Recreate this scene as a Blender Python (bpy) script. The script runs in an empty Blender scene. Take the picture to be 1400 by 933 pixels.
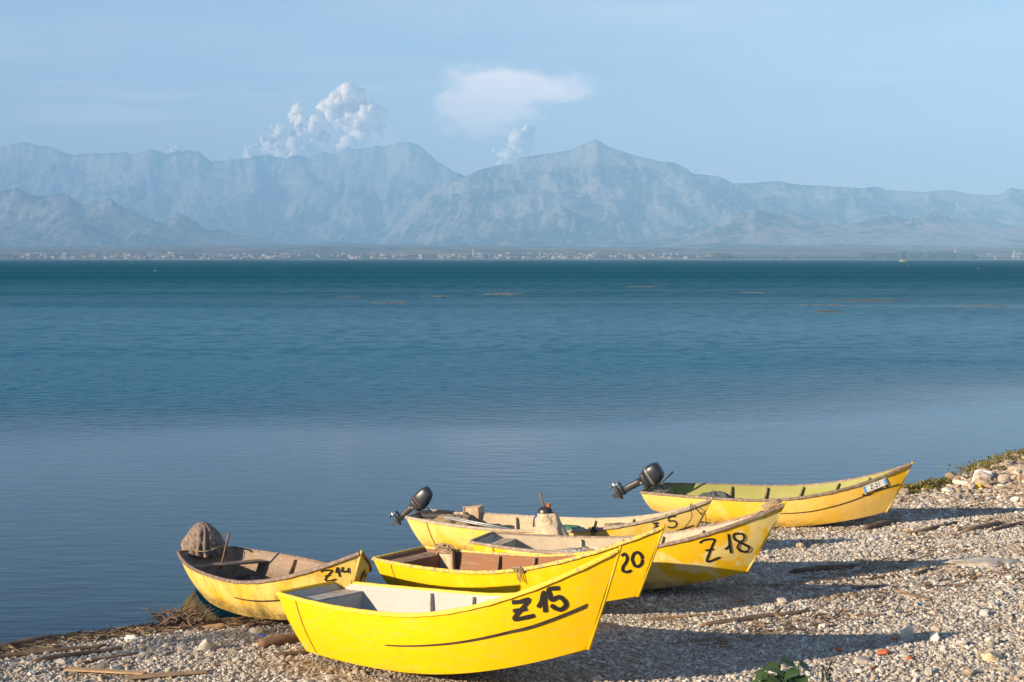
import bpy, bmesh, math, random
import numpy as np
from mathutils import Vector, Matrix, noise as mnoise
R = math.radians
sc = bpy.context.scene
col = sc.collection

# ------------------------------------------------------------------ camera, light, exposure
CAM_H = 5.3
F = 1944.0 / 1400.0
PITCH = math.atan(112.5 / 1944.0)
cam_d = bpy.data.cameras.new('camera'); cam = bpy.data.objects.new('camera', cam_d); col.objects.link(cam)
cam.location = (0, 0, CAM_H); cam.rotation_euler = (R(90) - PITCH, 0, 0)
cam_d.sensor_width = 36; cam_d.lens = F * 36; cam_d.clip_start = .1; cam_d.clip_end = 150000
sc.camera = cam

SUN_AZ, SUN_EL = 30.0, 17.0            # shadows run towards +x +y
w = bpy.data.worlds.new('World'); sc.world = w; w.use_nodes = True
nt = w.node_tree; nt.nodes.clear()
def wn(t, **k):
    n = nt.nodes.new(t)
    for a, b in k.items(): setattr(n, a, b)
    return n
sky = wn('ShaderNodeTexSky', sky_type='NISHITA', sun_disc=False, sun_elevation=R(SUN_EL), sun_rotation=R(240), altitude=0, air_density=1.0, dust_density=.1, ozone_density=3.0)
def wm(op, a, b=None, c=None):
    n = wn('ShaderNodeMath', operation=op)
    for i, v in enumerate((a, b, c)):
        if v is None: continue
        if isinstance(v, (int, float)): n.inputs[i].default_value = v
        else: nt.links.new(v, n.inputs[i])
    return n.outputs[0]
tc = wn('ShaderNodeTexCoord'); sx = wn('ShaderNodeSeparateXYZ'); nt.links.new(tc.outputs['Generated'], sx.inputs[0])
X, Y, Z = sx.outputs
hor = wm('SQRT', wm('ADD', wm('MULTIPLY', X, X), wm('MULTIPLY', Y, Y)))
azi = wm('ARCTAN2', X, Y)                     # azimuth from +y
ele = wm('ARCTAN2', Z, hor)
comb = wn('ShaderNodeCombineXYZ'); nt.links.new(azi, comb.inputs[0]); nt.links.new(ele, comb.inputs[1])
def wnoise(sx_, sy_, detail=5, rough=.55, off=0):
    m = wn('ShaderNodeMapping'); m.inputs['Scale'].default_value = (sx_, sy_, 1); m.inputs['Location'].default_value = (off, off * .7, 0)
    nt.links.new(comb.outputs[0], m.inputs[0])
    n = wn('ShaderNodeTexNoise'); n.inputs['Scale'].default_value = 1; n.inputs['Detail'].default_value = detail; n.inputs['Roughness'].default_value = rough
    nt.links.new(m.outputs[0], n.inputs['Vector']); return n.outputs['Fac']
def wramp(v, a, b):
    n = wn('ShaderNodeMapRange', interpolation_type='SMOOTHSTEP'); n.inputs[1].default_value = a; n.inputs[2].default_value = b
    nt.links.new(v, n.inputs[0]); return n.outputs[0]
# thin high cloud streaks low over the horizon
streak = wm('MULTIPLY', wramp(wnoise(5, 60, 5, .6, 3), .42, .72), wm('SUBTRACT', 1.0, wramp(ele, .10, .17)))
streak = wm('MULTIPLY', streak, wm('MULTIPLY', wramp(ele, -.01, .03), .30))
veil = wm('MULTIPLY', wramp(wnoise(2.5, 14, 6, .6, 9), .40, .75), .16)
# the anvil cloud
def blob(a0, e0, ra, re, amp, lo, hi, sx_, sy_, off):
    u = wm('DIVIDE', wm('SUBTRACT', azi, a0), ra); v = wm('DIVIDE', wm('SUBTRACT', ele, e0), re)
    d = wm('SQRT', wm('ADD', wm('MULTIPLY', u, u), wm('MULTIPLY', v, v)))
    f = wm('SUBTRACT', wm('ADD', wm('SUBTRACT', 1.0, d), wm('MULTIPLY', wm('SUBTRACT', wnoise(sx_, sy_, 7, .62, off), .5), amp)), 0.0)
    return wramp(f, lo, hi)
anvil = wm('MULTIPLY', blob(-.001, .119, .068, .017, 1.7, .0, .55, 24, 42, 1), .78)
anvil2 = wm('MULTIPLY', blob(-.014, .103, .052, .024, 1.9, .0, .55, 32, 40, 4), .70)
anvil3 = wm('MULTIPLY', blob(-.092, .080, .030, .026, .8, .0, .9, 40, 45, 7), .40)
haze1 = wm('MULTIPLY', blob(-.285, .095, .11, .013, .9, .0, .9, 9, 60, 12), .32)
band = wm('MULTIPLY', wm('SUBTRACT', 1.0, wramp(ele, .035, .135)), wm('ADD', .26, wm('MULTIPLY', wnoise(3, 22, 5, .6, 21), .36)))
haze2 = wm('MULTIPLY', blob(.22, .085, .22, .022, .9, .0, 1.0, 7, 50, 17), .22)
def mx(a, b): return wm('MAXIMUM', a, b)
lowveil = wm('MULTIPLY', wm('SUBTRACT', 1.0, wramp(ele, .04, .34)), .66)
fac = (mx(mx(mx(mx(anvil, anvil2), mx(anvil3, haze1)), haze2), mx(mx(streak, veil), band)))
mixc = wn('ShaderNodeMix', data_type='RGBA'); nt.links.new(fac, mixc.inputs[0]); mixv = wn('ShaderNodeMix', data_type='RGBA'); nt.links.new(lowveil, mixv.inputs[0]); nt.links.new(sky.outputs[0], mixv.inputs[6]); mixv.inputs[7].default_value = (5.0, 5.9, 7.1, 1); nt.links.new(mixv.outputs[2], mixc.inputs[6])
mixc.inputs[7].default_value = (15.5, 12.2, 10.6, 1)
bg = wn('ShaderNodeBackground'); bg.inputs['Strength'].default_value = .085
out = wn('ShaderNodeOutputWorld'); nt.links.new(mixc.outputs[2], bg.inputs[0]); nt.links.new(bg.outputs[0], out.inputs[0])

sl = bpy.data.lights.new('sun', 'SUN'); sl.energy = 5.0; sl.angle = R(.53); sl.color = (1, .79, .54)
so = bpy.data.objects.new('sun', sl); col.objects.link(so)
_d = Vector((math.cos(R(SUN_AZ)) * math.cos(R(SUN_EL)), math.sin(R(SUN_AZ)) * math.cos(R(SUN_EL)), -math.sin(R(SUN_EL))))
so.rotation_euler = _d.to_track_quat('-Z', 'Y').to_euler(); so.location = (-40, -30, 30)
sc.view_settings.view_transform = 'Standard'; sc.view_settings.look = 'None'; sc.view_settings.gamma = 1
sc.view_settings.use_curve_mapping = False
sc.view_settings.exposure = 0.82
sc.cycles.volume_bounces = 8; sc.cycles.max_bounces = 14; sc.cycles.volume_step_rate = 1
HAZE_DENSITY = 9.3e-5
HAZE_COLOR = (.37, .67, 1.0)

# ------------------------------------------------------------------ helpers
def meta(o, label=None, cat=None, group=None, kind=None):
    if label: o['label'] = label
    if cat: o['category'] = cat
    if group: o['group'] = group
    if kind: o['kind'] = kind
    return o
def empty(name, M=None, loc=None):
    o = bpy.data.objects.new(name, None); col.objects.link(o); o.empty_display_size = .2
    if M is not None: o.matrix_world = M
    if loc is not None: o.location = loc
    return o
def mesh_obj(name, V, Fc, mats, parent=None, smooth=False, matidx=None, M=None, colors=None):
    me = bpy.data.meshes.new(name)
    me.from_pydata([tuple(v) for v in V], [], [tuple(f) for f in Fc])
    if not isinstance(mats, (list, tuple)): mats = [mats]
    for m in mats: me.materials.append(m)
    if matidx is not None: me.polygons.foreach_set('material_index', np.array(matidx, dtype=np.int32))
    if smooth: me.polygons.foreach_set('use_smooth', np.ones(len(me.polygons), bool))
    if colors is not None:
        a = me.color_attributes.new('Col', 'FLOAT_COLOR', 'POINT'); a.data.foreach_set('color', np.asarray(colors, np.float32).ravel())
    me.update(); me.validate()
    o = bpy.data.objects.new(name, me); col.objects.link(o)
    if parent is not None: o.parent = parent
    if M is not None: o.matrix_world = M
    return o
def big_mesh(name, V, Q, mat, colors=None, smooth=False, nper=3):
    V = np.asarray(V, np.float32); Q = np.asarray(Q, np.int32)
    me = bpy.data.meshes.new(name); me.vertices.add(len(V)); me.vertices.foreach_set('co', V.ravel())
    me.loops.add(Q.size); me.loops.foreach_set('vertex_index', Q.ravel()); me.polygons.add(len(Q))
    me.polygons.foreach_set('loop_start', np.arange(0, Q.size, nper, dtype=np.int32))
    me.polygons.foreach_set('loop_total', np.full(len(Q), nper, np.int32))
    me.polygons.foreach_set('use_smooth', np.full(len(Q), smooth, bool))
    me.update(calc_edges=True)
    if colors is not None:
        a = me.color_attributes.new('Col', 'FLOAT_COLOR', 'POINT'); a.data.foreach_set('color', np.asarray(colors, np.float32).ravel())
    me.materials.append(mat)
    o = bpy.data.objects.new(name, me); col.objects.link(o); return o
class MB:
    def __init__(s): s.V = []; s.F = []; s.I = []
    def add(s, V, Fc, mi=0):
        b = len(s.V); s.V += [tuple(v) for v in V]; s.F += [tuple(i + b for i in f) for f in Fc]; s.I += [mi] * len(Fc)
    def box(s, c, d, M=None, mi=0, bev=0):
        cx, cy, cz = c; a, b, e = d[0] / 2, d[1] / 2, d[2] / 2
        if bev:
            k = bev; V = []
            for z, q in ((-e, k), (-e + k, 0), (e - k, 0), (e, k)):
                A, B = a - q, b - q
                c_ = k if q == 0 else k * .5
                V += [(-A + c_, -B, z), (A - c_, -B, z), (A, -B + c_, z), (A, B - c_, z), (A - c_, B, z), (-A + c_, B, z), (-A, B - c_, z), (-A, -B + c_, z)]
            Fs = [tuple(range(7, -1, -1)), tuple(range(24, 32))]
            for r in range(3):
                for i in range(8): Fs.append((r * 8 + i, r * 8 + (i + 1) % 8, r * 8 + 8 + (i + 1) % 8, r * 8 + 8 + i))
        else:
            V = [(-a, -b, -e), (a, -b, -e), (a, b, -e), (-a, b, -e), (-a, -b, e), (a, -b, e), (a, b, e), (-a, b, e)]
            Fs = [(3, 2, 1, 0), (4, 5, 6, 7), (0, 1, 5, 4), (1, 2, 6, 5), (2, 3, 7, 6), (3, 0, 4, 7)]
        V = [Vector(v) for v in V]
        if M is not None: V = [M @ v for v in V]
        s.add([(v[0] + cx, v[1] + cy, v[2] + cz) for v in V], Fs, mi)
    def tube(s, pts, r, n=8, mi=0, cap=True, rs=None, flat=1.0):
        pts = [Vector(p) for p in pts]; V = []; up = Vector((0, 0, 1)); prev = None
        for i, p in enumerate(pts):
            t = (pts[min(i + 1, len(pts) - 1)] - pts[max(i - 1, 0)]).normalized()
            if prev is None:
                a = t.cross(up)
                if a.length < .05: a = t.cross(Vector((1, 0, 0)))
            else: a = prev - t * prev.dot(t)
            a.normalize(); prev = a; b = t.cross(a); rr = rs[i] if rs else r
            for k in range(n):
                an = 2 * math.pi * k / n; V.append(p + a * math.cos(an) * rr + b * math.sin(an) * rr * flat)
        Fs = []
        for i in range(len(pts) - 1):
            for k in range(n): Fs.append((i * n + k, i * n + (k + 1) % n, (i + 1) * n + (k + 1) % n, (i + 1) * n + k))
        if cap: Fs += [tuple(range(n - 1, -1, -1)), tuple((len(pts) - 1) * n + k for k in range(n))]
        s.add(V, Fs, mi)
    def loft(s, rings, mi=0, cap=True):
        n = len(rings[0]); V = [v for r in rings for v in r]; Fs = []
        for i in range(len(rings) - 1):
            for k in range(n): Fs.append((i * n + k, i * n + (k + 1) % n, (i + 1) * n + (k + 1) % n, (i + 1) * n + k))
        if cap: Fs += [tuple(range(n - 1, -1, -1)), tuple((len(rings) - 1) * n + k for k in range(n))]
        s.add(V, Fs, mi)
    def build(s, name, mats, parent=None, smooth=False, M=None, T=None):
        V = s.V if T is None else [T @ Vector(v) for v in s.V]
        return mesh_obj(name, V, s.F, mats, parent, smooth, s.I, M)
def ico(sub):
    bm = bmesh.new(); bmesh.ops.create_icosphere(bm, subdivisions=sub, radius=1)
    V = np.array([v.co[:] for v in bm.verts]); Fc = np.array([[v.index for v in f.verts] for f in bm.faces]); bm.free(); return V, Fc
ICO0, ICO1, ICO2, ICO3 = ico(1), ico(2), ico(3), ico(4)

def smooth_angle(o, ang=35):
    me = o.data
    me.polygons.foreach_set('use_smooth', np.ones(len(me.polygons), bool))
    try: me.set_sharp_from_angle(angle=R(ang))
    except Exception: pass

# numpy value noise
def vnoise(x, y, seed=0):
    xi = np.floor(x).astype(np.int64); yi = np.floor(y).astype(np.int64); fx = x - xi; fy = y - yi
    fx = fx * fx * (3 - 2 * fx); fy = fy * fy * (3 - 2 * fy)
    def h(a, b):
        n = (a * 374761393 + b * 668265263 + seed * 974634777) & 0x7fffffff
        n = ((n ^ (n >> 13)) * 1274126177) & 0x7fffffff
        n = (n ^ (n >> 16)) & 0x7fffffff
        return (n % 100003) / 100003.0
    return (h(xi, yi) * (1 - fx) + h(xi + 1, yi) * fx) * (1 - fy) + (h(xi, yi + 1) * (1 - fx) + h(xi + 1, yi + 1) * fx) * fy
def fbm(x, y, oct=5, seed=0, gain=.5, ridged=False):
    s = 0; a = 1; t = 0
    for o in range(oct):
        n = vnoise(x, y, seed + o * 17)
        if ridged: n = 1 - abs(2 * n - 1)
        s = s + a * n; t += a; a *= gain; x = x * 2.03 + 11.3; y = y * 2.03 + 7.7
    return s / t

# ------------------------------------------------------------------ materials
def mat(name):
    m = bpy.data.materials.new(name); m.use_nodes = True; t = m.node_tree
    return m, t, t.nodes['Principled BSDF']
class N:
    """tiny node-building helper"""
    def __init__(s, t): s.t = t
    def n(s, typ, **k):
        x = s.t.nodes.new(typ)
        for a, b in k.items(): setattr(x, a, b)
        return x
    def l(s, a, b): s.t.links.new(a, b)
    def set(s, inp, v):
        if isinstance(v, (int, float)): inp.default_value = v
        elif isinstance(v, tuple): inp.default_value = v if len(v) == len(inp.default_value) else (*v, 1)
        else: s.l(v, inp)
    def noise(s, scale=1, detail=4, rough=.55, vec=None, stretch=None, coord='Object', dist=0, loc=(0, 0, 0)):
        if vec is None:
            if coord == 'Position': vec = s.n('ShaderNodeNewGeometry').outputs['Position']
            else: vec = s.n('ShaderNodeTexCoord').outputs[coord]
        m = s.n('ShaderNodeMapping'); m.inputs['Location'].default_value = loc
        if stretch: m.inputs['Scale'].default_value = stretch
        s.l(vec, m.inputs[0])
        x = s.n('ShaderNodeTexNoise'); x.inputs['Scale'].default_value = scale; x.inputs['Detail'].default_value = detail
        x.inputs['Roughness'].default_value = rough; x.inputs['Distortion'].default_value = dist; s.l(m.outputs[0], x.inputs['Vector']); return x.outputs['Fac']
    def ramp(s, v, a, b, lo=0., hi=1.):
        x = s.n('ShaderNodeMapRange', interpolation_type='SMOOTHSTEP'); s.set(x.inputs[0], v)
        for i, q in enumerate((a, b, lo, hi)): s.set(x.inputs[i + 1], q)
        return x.outputs[0]
    def mix(s, f, a, b, bt='MIX'):
        x = s.n('ShaderNodeMix', data_type='RGBA', blend_type=bt); s.set(x.inputs[0], f); s.set(x.inputs[6], a); s.set(x.inputs[7], b); return x.outputs[2]
    def m(s, op, a, b=0., c=0.):
        x = s.n('ShaderNodeMath', operation=op); s.set(x.inputs[0], a); s.set(x.inputs[1], b); s.set(x.inputs[2], c); return x.outputs[0]
    def bump(s, h, strength=.3, dist=.01, nrm=None):
        x = s.n('ShaderNodeBump'); s.set(x.inputs['Strength'], strength); s.set(x.inputs['Distance'], dist); s.l(h, x.inputs['Height'])
        if nrm is not None: s.l(nrm, x.inputs['Normal'])
        return x.outputs[0]
def simple(name, c, rough=.6, metal=0, var=.15, scale=12, bump=.0, bdist=.01, c2=None, spec=.5, lo=.35, hi=.68, stretch=None):
    m, t, p = mat(name); g = N(t)
    f = g.noise(scale, 5, .6, stretch=stretch)
    c2 = c2 or tuple(x * (1 - var * 2) for x in c)
    g.l(g.mix(g.ramp(f, lo, hi), c, c2), p.inputs['Base Color'])
    p.inputs['Roughness'].default_value = rough; p.inputs['Metallic'].default_value = metal; p.inputs['Specular IOR Level'].default_value = spec
    if bump: g.l(g.bump(g.noise(scale * 2.5, 5, .65, stretch=stretch), bump, bdist), p.inputs['Normal'])
    return m
def paint(name, main, faded, fade=(.45, .7), grime=.35, chips=.70, under=(.22, .17, .11), rough=.42, seed=0, low=.12, streak=.5):
    """old boat paint: faded patches, run-down grime streaks, scuffs and chips with shapes of their own"""
    m, t, p = mat(name); g = N(t); L = (seed * 3.7, seed * 1.3, seed * 2.1)
    c = g.mix(g.ramp(g.noise(1.3, 6, .62, loc=L, dist=.6), fade[0], fade[1]), main, faded)
    st = g.ramp(g.noise(3.0, 6, .7, stretch=(3.2, 3.2, .35), loc=L), .48, .80)
    c = g.mix(g.m('MULTIPLY', st, grime * streak), c, (.16, .12, .05))
    bl = g.ramp(g.noise(2.2, 7, .7, loc=(L[1], L[0], 5), dist=1.0), .52, .85)
    c = g.mix(g.m('MULTIPLY', bl, grime), c, (.20, .13, .07))
    c = g.mix(g.ramp(g.noise(3.5, 6, .7, stretch=(.5, 4, 7), loc=L), .5, .72, 0, .30), c, under)
    z = g.n('ShaderNodeSeparateXYZ'); g.l(g.n('ShaderNodeTexCoord').outputs['Object'], z.inputs[0])
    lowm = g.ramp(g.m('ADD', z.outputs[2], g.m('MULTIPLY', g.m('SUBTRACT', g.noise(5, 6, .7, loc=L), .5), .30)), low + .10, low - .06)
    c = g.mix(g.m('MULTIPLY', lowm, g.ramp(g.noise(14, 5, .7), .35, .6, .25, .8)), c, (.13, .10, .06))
    ch = g.ramp(g.noise(16, 6, .72, loc=L), chips, chips + .03)
    c = g.mix(ch, c, under)
    g.l(c, p.inputs['Base Color']); p.inputs['Roughness'].default_value = rough
    g.l(g.ramp(bl, 0, 1, rough, min(rough + .35, .95)), p.inputs['Roughness'])
    h = g.m('ADD', g.noise(2.2, 3, .5, loc=L), g.m('MULTIPLY', g.noise(30, 5, .7), .12))
    g.l(g.bump(h, .35, .03), p.inputs['Normal']); p.inputs['Specular IOR Level'].default_value = .22
    return m
def rail_mat(name, a, b, lo, hi, scale=9, seed=0):
    m, t, p = mat(name); g = N(t)
    f = g.ramp(g.noise(scale, 7, .72, loc=(seed, 0, 0)), lo, hi)
    c = g.mix(f, a, b); c = g.mix(g.ramp(g.noise(40, 5, .7), .55, .7, 0, .6), c, (.10, .075, .05))
    g.l(c, p.inputs['Base Color']); p.inputs['Roughness'].default_value = .6
    g.l(g.bump(g.noise(45, 5, .7), .4, .006), p.inputs['Normal']); return m
# ------------------------------------------------------------------ placing helpers: from the photograph's sight lines to metres on the beach
_cp, _sp = math.cos(PITCH), math.sin(PITCH)
def ray(px, py):
    u = -(py - 466.5) / 1944.; return np.array([(px - 700.) / 1944., _cp + u * _sp, -_sp + u * _cp])
def on_z(px, py, z=0.):
    d = ray(px, py); k = (z - CAM_H) / d[2]; return (d[0] * k, d[1] * k, z)
def at_y(px, py, y):
    d = ray(px, py); k = y / d[1]; return (d[0] * k, y, CAM_H + d[2] * k)
A0 = np.array([-7.03, 19.4]); TV = np.array([.748, .664]); NV = np.array([.664, -.748])
_sh = [on_z(*p) for p in ((-260, 935), (0, 889), (75, 875), (150, 867), (240, 857), (330, 851), (400, 842), (930, 716), (1060, 694), (1235, 672), (1290, 662), (1340, 648), (1400, 627))]
_k = [float((np.array(p[:2]) - A0) @ TV) for p in _sh]; _d = [float((np.array(p[:2]) - A0) @ NV) for p in _sh]
_k = [-60] + _k + [60, 200]; _d = [-8] + _d + [-6, -30]
def shore_d(x, y):
    x = np.asarray(x, float); y = np.asarray(y, float)
    k = (x - A0[0]) * TV[0] + (y - A0[1]) * TV[1]; d = (x - A0[0]) * NV[0] + (y - A0[1]) * NV[1]
    d0 = np.interp(k, _k, _d)
    return d - d0 + .25 * (vnoise(k * .9, d * 0 + 1.5, 5) - .5) + .12 * (vnoise(k * 3.1, d * 0, 6) - .5)
def beach_z(x, y):
    x = np.asarray(x, float); y = np.asarray(y, float)
    d = shore_d(x, y)
    z = np.where(d > 0, .05 * d, .12 * d); z = np.maximum(z, -1.6)
    z = z + .03 * (fbm(x * .9, y * .9, 3, 3) - .5) * np.clip(d, 0, 1)
    k = (x - A0[0]) * TV[0] + (y - A0[1]) * TV[1]
    # a low stony bank at the far right end of the beach
    z = z + .22 * np.exp(-((d - 1.6) / 1.3) ** 2) * np.clip((k - 21) / 5, 0, 1)
    # embankment below the road the photographer stands on
    e = 3.62 - np.clip(y - 2.2, 0, 40) * .43 + .10 * (fbm(x * .6, y * .6, 3, 8) - .5)
    e = np.minimum(e, 3.6 + .1 * np.clip(-y, 0, 30) * .1)
    e = np.where(d > 2, e, -5)
    return np.maximum(z, e)
def on_beach(px, py, dz=0.):
    d = ray(px, py); lo, hi = 5., 80.
    ks = np.linspace(6, 60, 800); P = np.array([0, 0, CAM_H])[None] + ks[:, None] * d[None]
    below = P[:, 2] < beach_z(P[:, 0], P[:, 1]) + dz; i = int(np.argmax(below))
    return tuple(P[i])

# ------------------------------------------------------------------ beach and lake bed, one sheet to the horizon
def axis(lo, hi, n, far_lo, far_hi, m=26):
    a = np.linspace(lo, hi, n); g = np.geomspace(1, 1000, m)
    l = lo - (g - 1) / 999 * (lo - far_lo); r = hi + (g - 1) / 999 * (far_hi - hi)
    return np.concatenate([l[:0:-1], a, r[1:]])
m_beach, t, p = mat('shingle'); g = N(t)
P3 = g.n('ShaderNodeNewGeometry').outputs['Position']
vo = g.n('ShaderNodeTexVoronoi'); vo.inputs['Scale'].default_value = 22; g.l(P3, vo.inputs['Vector'])
c = g.mix(g.ramp(vo.outputs['Color'], .1, .9), (.17, .145, .115), (.40, .36, .30))
c = g.mix(g.ramp(g.noise(1.1, 5, .6, coord='Position'), .45, .65), c, (.20, .155, .11))
at = g.n('ShaderNodeAttribute', attribute_name='Col')
c = g.mix(at.outputs['Fac'], c, (.035, .027, .019))
g.l(c, p.inputs['Base Color']); p.inputs['Roughness'].default_value = .9
g.l(g.bump(g.m('ADD', vo.outputs['Distance'], g.noise(40, 4, .6, coord='Position')), .8, .02), p.inputs['Normal'])
xs = axis(-16, 22, 240, -32000, 32000); ys = axis(3, 46, 270, -180, 26500)
GX, GY = np.meshgrid(xs, ys); GZ = beach_z(GX, GY)
GZ = np.where(GY > 300, -1.6, GZ)
nx, ny = len(xs), len(ys); idx = np.arange(nx * ny).reshape(ny, nx)
Q = np.stack([idx[:-1, :-1], idx[:-1, 1:], idx[1:, 1:], idx[1:, :-1]], -1).reshape(-1, 4)
sd = shore_d(GX, GY); wet = np.clip(1 - np.abs(sd - .1) / .75, 0, 1) * np.where(GX < 2, .95, .35); wet = np.where(sd < 0, np.clip(1 + sd * .0, 0, 1) * .9, wet)
wc = np.stack([wet.ravel()] * 3 + [np.ones(nx * ny)], -1)
beach = big_mesh('ground', np.stack([GX, GY, GZ], -1).reshape(-1, 3), Q, m_beach, wc, True, 4); meta(beach, kind='structure')

# ------------------------------------------------------------------ lake
m_w, t, p = mat('lake_water'); g = N(t)
pos = g.n('ShaderNodeNewGeometry').outputs['Position']; s3 = g.n('ShaderNodeSeparateXYZ'); g.l(pos, s3.inputs[0])
yy = g.m('ADD', s3.outputs[1], g.m('MULTIPLY', s3.outputs[0], -.35))
big = g.noise(.028, 4, .55, vec=pos, stretch=(.45, 1.2, 1)); big2 = g.noise(.006, 4, .6, vec=pos, stretch=(.3, 1.5, 1), loc=(3, 1, 0))
yy = g.m('ADD', yy, g.m('MULTIPLY', g.m('SUBTRACT', big, .5), 34.))
wind = g.ramp(yy, 42, 66)                                # ripples start off the calm shore water
far = g.ramp(g.m('ADD', g.m('DIVIDE', 1.0, g.m('MAXIMUM', s3.outputs[1], 5.)), g.m('MULTIPLY', g.m('SUBTRACT', big2, .5), -.006)), .0095, .0020)
slick = g.ramp(big2, .52, .66)                           # smoother lanes between the wind patches
wind = g.m('MULTIPLY', wind, g.m('SUBTRACT', 1.0, g.m('MULTIPLY', slick, .55)))
h = g.m('ADD', g.noise(1.5, 3, .55, vec=pos, stretch=(.8, 1.3, 1)), g.m('MULTIPLY', g.noise(5.5, 3, .6, vec=pos, stretch=(.7, 1.2, 1)), .35))
calm_h = g.m('ADD', g.noise(1.6, 2, .5, vec=pos, stretch=(.6, 1.8, 1)), g.m('MULTIPLY', g.noise(6, 2, .5, vec=pos, stretch=(.5, 1.6, 1)), .18))
b1 = g.bump(calm_h, 1.0, .010)
hh = g.m('MULTIPLY', h, wind)
b2 = g.bump(hh, 1.0, .34, b1)
g.l(b2, p.inputs['Normal'])
ro = g.m('ADD', g.m('ADD', .03, g.m('MULTIPLY', wind, .15)), g.m('MULTIPLY', far, .2))
g.l(ro, p.inputs['Roughness']); p.inputs['IOR'].default_value = 1.333
# gust facets: steeper and flatter chop, coarser with the fetch
f1 = g.noise(2.2, 2, .5, vec=pos, stretch=(.55, .8, 1)); f2 = g.noise(.75, 2, .6, vec=pos, stretch=(.8, .7, 1)); f3 = g.noise(.16, 2, .6, vec=pos, stretch=(1.8, .55, 1))
k1 = g.ramp(s3.outputs[1], 55, 95); k2 = g.ramp(s3.outputs[1], 120, 300)
fmix = g.m('ADD', g.m('MULTIPLY', f1, g.m('SUBTRACT', 1.0, k1)), g.m('MULTIPLY', g.m('ADD', g.m('MULTIPLY', f2, g.m('SUBTRACT', 1.0, k2)), g.m('MULTIPLY', f3, k2)), k1))
chop = g.m('MULTIPLY', g.m('SUBTRACT', fmix, .5), g.m('MULTIPLY', wind, 9.0))
gust = g.m('MULTIPLY', g.m('SUBTRACT', g.noise(.02, 4, .6, vec=pos, stretch=(.25, 1.3, 1), loc=(7, 2, 0)), .5), 6.5)
spec = g.m('MULTIPLY', g.m('SUBTRACT', 1.0, far), g.m('SUBTRACT', .26, g.m('MULTIPLY', wind, .21)))
spec = g.m('MULTIPLY', spec, g.m('MAXIMUM', g.m('ADD', g.m('ADD', 1.0, chop), g.m('MULTIPLY', gust, wind)), .15))
g.l(spec, p.inputs['Specular IOR Level'])
body = g.mix(wind, (.0005, .032, .066), (.0004, .100, .190)); body = g.mix(far, body, (.001, .080, .128))
g.l(body, p.inputs['Base Color'])
V = []; W_X = 31500.
wys = [0, 12, 20, 30, 60, 150, 500, 2000, 5985]
wxs = [-W_X, -3000, -300, -40, 0, 40, 300, 3000, W_X]
for y in wys:
    for x in wxs: V.append((x, y if y > 0 else -150, 0))
n_ = len(wxs); Fq = [(i * n_ + j, i * n_ + j + 1, (i + 1) * n_ + j + 1, (i + 1) * n_ + j) for i in range(len(wys) - 1) for j in range(n_ - 1)]
lake = mesh_obj('lake_water', V, Fq, m_w); meta(lake, kind='structure')

# ------------------------------------------------------------------ mountains over the far shore
def tane(px, py):
    d = ray(px, py); return d[2] / d[1]
def prof(pts):
    a = [(x - 700) / (1944 * ray(x, y)[1]) for x, y in pts]; e = [tane(x, y) for x, y in pts]; return np.array(a), np.array(e)
PA = prof([(-520, 240), (-300, 228), (-120, 215), (0, 204), (27, 194.5), (62, 200.5), (99, 212.5), (137, 210), (165, 208.5), (182, 212), (206, 205), (225, 210), (240, 209), (250, 207), (260, 204), (275, 211), (291, 221), (310, 219), (336, 218), (352, 213), (370, 213), (382, 217), (394, 216), (402, 212), (411, 213), (425, 216), (442, 209), (460, 210), (477, 201), (488, 206), (498, 203), (515, 200), (529, 203), (540, 197), (552.5, 194.5), (573, 199), (597, 221), (618, 233), (638, 242), (700, 262), (780, 290), (900, 310), (1500, 325)])
PB = prof([(-600, 352), (480, 350), (520, 335), (560, 300), (600, 262), (638, 240), (655, 233), (672, 228), (703, 224), (710, 216), (744, 211), (765, 208), (782, 205.7), (800, 196), (815, 191), (834, 202), (850, 207), (864, 212), (902, 221), (923, 223), (940, 231.5), (947, 238), (982, 241), (1002, 251), (1023, 251), (1064, 248), (1091, 252.7), (1139, 255), (1177, 258), (1199, 255), (1211, 260), (1263, 263), (1297, 259.5), (1328, 266), (1366, 267), (1383, 257), (1400, 260), (1440, 256), (1520, 268), (1800, 262), (2000, 280)])
PC = prof([(-560, 300), (-300, 270), (-100, 290), (0, 278), (20, 278), (51, 284), (93, 281), (113, 291), (154, 279), (172, 286), (195, 289), (223, 298), (254, 298), (285, 317), (326, 324), (360, 329), (394, 336), (450, 346), (520, 353), (2000, 354)])
PD = prof([(-600, 354), (860, 354), (920, 338), (982, 312), (999, 299), (1057, 294), (1085, 298), (1126, 308), (1187, 309), (1215, 303), (1239, 306), (1280, 303), (1331, 309), (1366, 313), (1420, 306), (1520, 315), (1700, 300), (2000, 330)])
na, nr = 1000, 300
aa = np.linspace(-.62, .62, na); yr = 5980 + (27500 - 5980) * (np.linspace(0, 1, nr) ** 1.25)
MA, MY = np.meshgrid(aa, yr); MXx = MA * MY
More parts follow.
